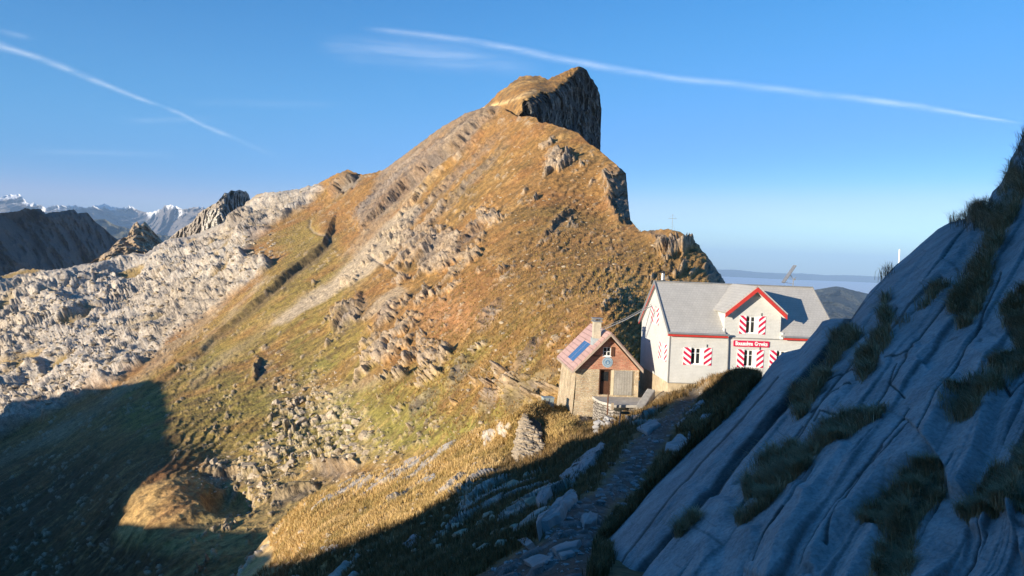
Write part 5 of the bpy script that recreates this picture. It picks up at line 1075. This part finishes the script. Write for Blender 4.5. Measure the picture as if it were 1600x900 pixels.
# stones of the terrace foot
VV, FF, b = [], [], 0
for k in range(60):
    p = np.array(wp(rr.uniform(932, 972), rr.uniform(655, 692), 48.6)) + rr.normal(size=3) * np.array([.1, .3, .1]); V, F = var[rr.integers(10)]; s_ = rr.uniform(.18, .38); VV.append(V * s_ + p); FF.append(F + b); b += len(V)
tag(link('rubble', np_mesh('rubble', np.concatenate(VV), np.concatenate(FF), MSLB, smooth=False)), kind='stuff')

def drop(px_, py_, sheet=None):
    return Vector((sheet or N).at(px_, py_))
g0 = drop(855.5, 637); g0 = wp(855.5, 636, g0.y); cr_ = empty('storage_crate', g0, .25); tag(cr_, 'grey green metal crate standing in the grass left of the hut', 'crate')
MB().box(-.42, .42, -.32, .32, -.15, .72).build('body', MTEAL, cr_, bevel=.015); MB().box(-.47, .47, -.37, .37, .72, .79).build('lid', MTEAL, cr_, bevel=.015)
ri = MB(); [ri.box(x - .02, x + .02, -.345, -.32, -.1, .7) for x in (-.38, 0, .38)]; ri.build('ribs', MGREY, cr_)
pb0 = wp(949.4, 637, 52.9); po_ = MB(); po_.tube([pb0 - Vector((0, 0, .5)), pb0 + Vector((0, 0, 1.0))], .05, 8); tag(po_.build('wooden_post', MRUST), 'brown post standing at the front edge of the terrace', 'post')
sp0 = wp(966, 697, 45.5); sp_ = empty('trail_signpost', sp0, 0); tag(sp_, 'trail signpost with dark arrow plates beside the path below the terrace', 'signpost')
MB().tube([(0, 0, -.3), (.04, 0, 2.25)], .04, 8).build('pole', MGREY, sp_)
def arrow(x0, x1, z, nm='arrow_plate'):
    s_ = 1 if x1 > x0 else -1; mb = MB(); mb.prism([(x0, z - .08), (x1 - s_ * .1, z - .08), (x1, z), (x1 - s_ * .1, z + .08), (x0, z + .08)], -.06, -.035); return mb.build(nm, plain('sign_plate', (.10, .09, .06), .6), sp_)
arrow(.02, .62, 2.06); arrow(.05, -.42, 2.24); arrow(.05, .30, 2.28)
st_ = wp(957, 636, 52.9); mk = MB(); mk.box(st_.x - .09, st_.x + .09, st_.y - .05, st_.y + .05, st_.z - .2, st_.z + .3); tag(mk.build('marker_stone', MSTN), 'small dark upright stone at the terrace edge right of the brown post', 'stone')
kc = Vector(M.at(1050, 361)); kc = wp(1050, 359.5, kc.y); xs_ = empty('summit_cross', kc, .1); tag(xs_, 'thin metal cross on the rocky knob behind the inn', 'cross')
MB().tube([(0, 0, -.6), (0, 0, 4.0)], .045, 8).build('upright', MGREY, xs_); MB().tube([(-1.05, 0, 2.9), (1.05, 0, 2.9)], .04, 8).build('crossbar', MGREY, xs_)
rg_ = MB(); rg_.tube([(-1.05, 0, 2.9), (0, 0, 4.0), (1.05, 0, 2.9)], .014, 5); rg_.tube([(-.75, 0, 0), (0, 0, 2.4), (.75, 0, 0)], .014, 5); rg_.build('stay_wire', MGREY, xs_)
wp0 = wp(1405, 415, 60.0); wq = MB(); wq.tube([Vector((wp0.x, wp0.y, N.at(1405, 640)[2] - 1.0)), wp(1405.6, 389.5, 60.0)], .055, 8); tag(wq.build('white_pole', MWHT), 'white pole sticking up behind the skyline of the rock slope', 'pole')

# ------------------------------------------------------------------ grass
def grass(name, P, Nn, size, blades, seed, cols, width=.07, lean=.5, kind_label=None, down=None):
    r_ = np.random.default_rng(seed); n = len(P); k = blades; T = n * k
    base = np.repeat(P, k, 0) + r_.normal(size=(T, 3)) * np.array([1, 1, .15]) * np.repeat(size, k)[:, None] * .22
    s_ = np.repeat(size, k) * r_.uniform(.55, 1.2, T); a_ = r_.uniform(0, 2 * math.pi, T); out = np.stack([np.cos(a_), np.sin(a_), 0 * a_], 1) * lean * r_.uniform(.3, 1.3, T)[:, None]
    if down is not None: out += np.repeat(down, k, 0) * .6
    up = np.array([0, 0, 1.0]) + .35 * np.repeat(Nn, k, 0); mid_ = base + (up * .55 + out * .3) * s_[:, None]; tip = base + (up * .80 + out * 1.0) * s_[:, None]
    w_ = np.cross(up, out + 1e-3); w_ /= np.linalg.norm(w_, axis=1)[:, None] + 1e-9; w_ *= (s_ * width)[:, None]
    V = np.stack([base - w_, base + w_, mid_ + w_ * .7, mid_ - w_ * .7, tip + w_ * .12, tip - w_ * .12], 1).reshape(-1, 3); V[0::6, 2] -= .03; V[1::6, 2] -= .03
    i = np.arange(T)[:, None] * 6; F = np.concatenate([i + np.array([[0, 1, 2, 3]]), i + np.array([[3, 2, 4, 5]])])
    C = np.array(cols); ci = np.repeat(np.clip((fbm(P, 3.0, 2, seed) + .35) / .7 + r_.normal(size=n) * .25, 0, .999), k) * (len(C) - 1); j = ci.astype(int); c = C[j] + (C[np.minimum(j + 1, len(C) - 1)] - C[j]) * (ci - j)[:, None]
    c = np.repeat(c * r_.uniform(.7, 1.25, T)[:, None], 6, 0)
    o = link(name, np_mesh(name, V, F, MGRASS, c)); return tag(o, kind='stuff')
NG = Nodes('grass_blades'); at_ = NG.n('ShaderNodeAttribute'); at_.attribute_name = 'albedo'; NG.color(at_.outputs['Color']); NG.b.inputs['Roughness'].default_value = .8; MGRASS = NG.m
def pick(sheet, polys, n, seed, mask=None):
    r_ = np.random.default_rng(seed); out = []
    pts = np.array([q for p in polys for q in p]); x0, y0 = pts.min(0); x1, y1 = pts.max(0); got = 0
    while got < n:
        x = r_.uniform(x0, x1, n * 2); y = r_.uniform(y0, y1, n * 2); k = np.zeros(len(x), bool)
        for p in polys: k |= poly_sd(x, y, p) > 0
        x, y = x[k], y[k]
        if mask is not None: k = mask(x, y) > r_.random(len(x)); x, y = x[k], y[k]
        out.append(np.stack([x, y], 1)); got += len(x)
    q = np.concatenate(out)[:n]; P = sheet.at(q[:, 0], q[:, 1]); j = np.clip(((q[:, 0] - sheet.x0) / sheet.step).astype(int), 0, len(sheet.xs) - 1)
    i = np.clip(((q[:, 1] - sheet.y0) / sheet.step).astype(int), 0, sheet.rows - 1)
    return q, P, sheet.N[i, j]
def nmask(x, y):
    i_ = np.clip(((y - N.y0) / N.step).astype(int), 0, N.rows - 1); j_ = np.clip(((x - N.x0) / N.step).astype(int), 0, len(N.xs) - 1)
    return (1 - .93 * RWN[i_, j_]) * (1 - sstep(-8, 2, poly_sd(x, y, [(700, 935), (765, 885), (843, 843), (873, 803), (918, 773), (958, 738), (975, 708), (992, 682), (1017, 657), (1052, 632), (1087, 610), (1110, 600), (1098, 622), (1073, 648), (1048, 688), (1028, 718), (998, 763), (958, 798), (930, 850), (915, 935)])))
DRY = [(.62, .44, .20), (.56, .38, .15), (.44, .30, .11), (.34, .25, .09)]; DUSK = [(.22, .14, .055), (.16, .10, .04), (.11, .08, .03), (.27, .18, .085)]  # DUSK: grass colours darkened for the turf lying in shade
tf = [(420, 830), (480, 776), (560, 748), (700, 694), (810, 640), (850, 625), (880, 645), (900, 672), (960, 655), (880, 690), (800, 715), (740, 750), (640, 815), (430, 885)]
q, P, Nn = pick(N, [tf], 15000, 61, nmask); grass('dry_grass', P, Nn, np.clip(P[:, 1] * .005, .1, .34), 6, 61, DRY, .06)
tf = [(350, 935), (430, 880), (640, 815), (800, 715), (900, 672), (960, 650), (1030, 625), (1110, 590), (1190, 585), (1180, 640), (1080, 680), (1000, 780), (930, 935)]
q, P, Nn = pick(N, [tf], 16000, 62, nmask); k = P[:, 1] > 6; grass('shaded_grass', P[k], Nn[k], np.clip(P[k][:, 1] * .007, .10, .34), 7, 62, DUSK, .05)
tf = [(838, 640), (850, 622), (885, 640), (905, 665), (870, 690), (845, 680)]
q, P, Nn = pick(N, [tf], 1500, 63); grass('terrace_grass', P, Nn, np.full(len(P), .38), 7, 63, DRY, .05)
tf = [(1060, 680), (1085, 645), (1120, 592), (1150, 584), (1190, 586), (1150, 640), (1100, 690)]
q, P, Nn = pick(N, [tf], 3500, 64, nmask); grass('mound_grass', P, Nn, np.full(len(P), .36), 8, 64, DUSK, .06)
tf = [(660, 400), (860, 280), (960, 260), (1010, 380), (1100, 400), (1100, 500), (1060, 600), (940, 700), (860, 700), (800, 690), (700, 700), (560, 620)]
hm = lambda x, y: sstep(-10, 70, poly_sd(x, y, tf) + 0 * x)
q, P, Nn = pick(M, [tf], 13000, 65, hm); grass('hillside_grass', P, Nn, np.clip(P[:, 1] * .0028, .18, .42), 5, 65, [(.40, .25, .10), (.33, .20, .075), (.28, .18, .065), (.22, .17, .05)], .12, lean=.9)
lg = [g for g in gpoly[:-1]]
q, P, Nn = pick(R, lg, 12000, 66, lambda x, y: .15 + .85 * sstep(-.05, .25, fbm(np.stack([x / 22, y / 22, x * 0], -1), 1, 3, 90))); k = P[:, 1] > 2.2; grass('ledge_grass', P[k], Nn[k], np.clip(P[k][:, 1] * .013, .05, .12), 10, 66, [(.50, .34, .19), (.36, .26, .14), (.24, .19, .09), (.58, .42, .27)], .025, lean=1.5)
q, P, Nn = pick(R, [gpoly[-1]], 2500, 67); grass('path_edge_grass', P, Nn, np.clip(P[:, 1] * .013, .06, .15), 8, 67, DUSK, .035, lean=.7)
q, P, Nn = pick(R, [[(1480, 352), (1505, 330), (1545, 312), (1560, 330), (1520, 360)], [(1376, 425), (1392, 420), (1394, 436), (1376, 438)], [(1586, 190), (1600, 190), (1640, 150), (1640, 290), (1600, 300)]], 420, 68); grass('skyline_grass', P, Nn, np.full(len(P), .16), 8, 68, [(.20, .13, .07), (.14, .10, .05), (.24, .15, .09)], .02, lean=.9)

# ------------------------------------------------------------------ the air
hz = MB(); hz.box(-85000, 85000, -3500, 92000, -2600, 2050)
Hm = bpy.data.materials.new('haze_air'); Hm.use_nodes = True; ht = Hm.node_tree
for n in list(ht.nodes): ht.nodes.remove(n)
ho_ = ht.nodes.new('ShaderNodeOutputMaterial'); hv = ht.nodes.new('ShaderNodeVolumePrincipled'); ht.links.new(hv.outputs[0], ho_.inputs['Volume'])
hv.inputs['Color'].default_value = (.42, .66, 1.0, 1); hv.inputs['Density'].default_value = 2.5e-5; hv.inputs['Anisotropy'].default_value = -0.12
ho2 = hz.build('haze', Hm); tag(ho2, kind='stuff')
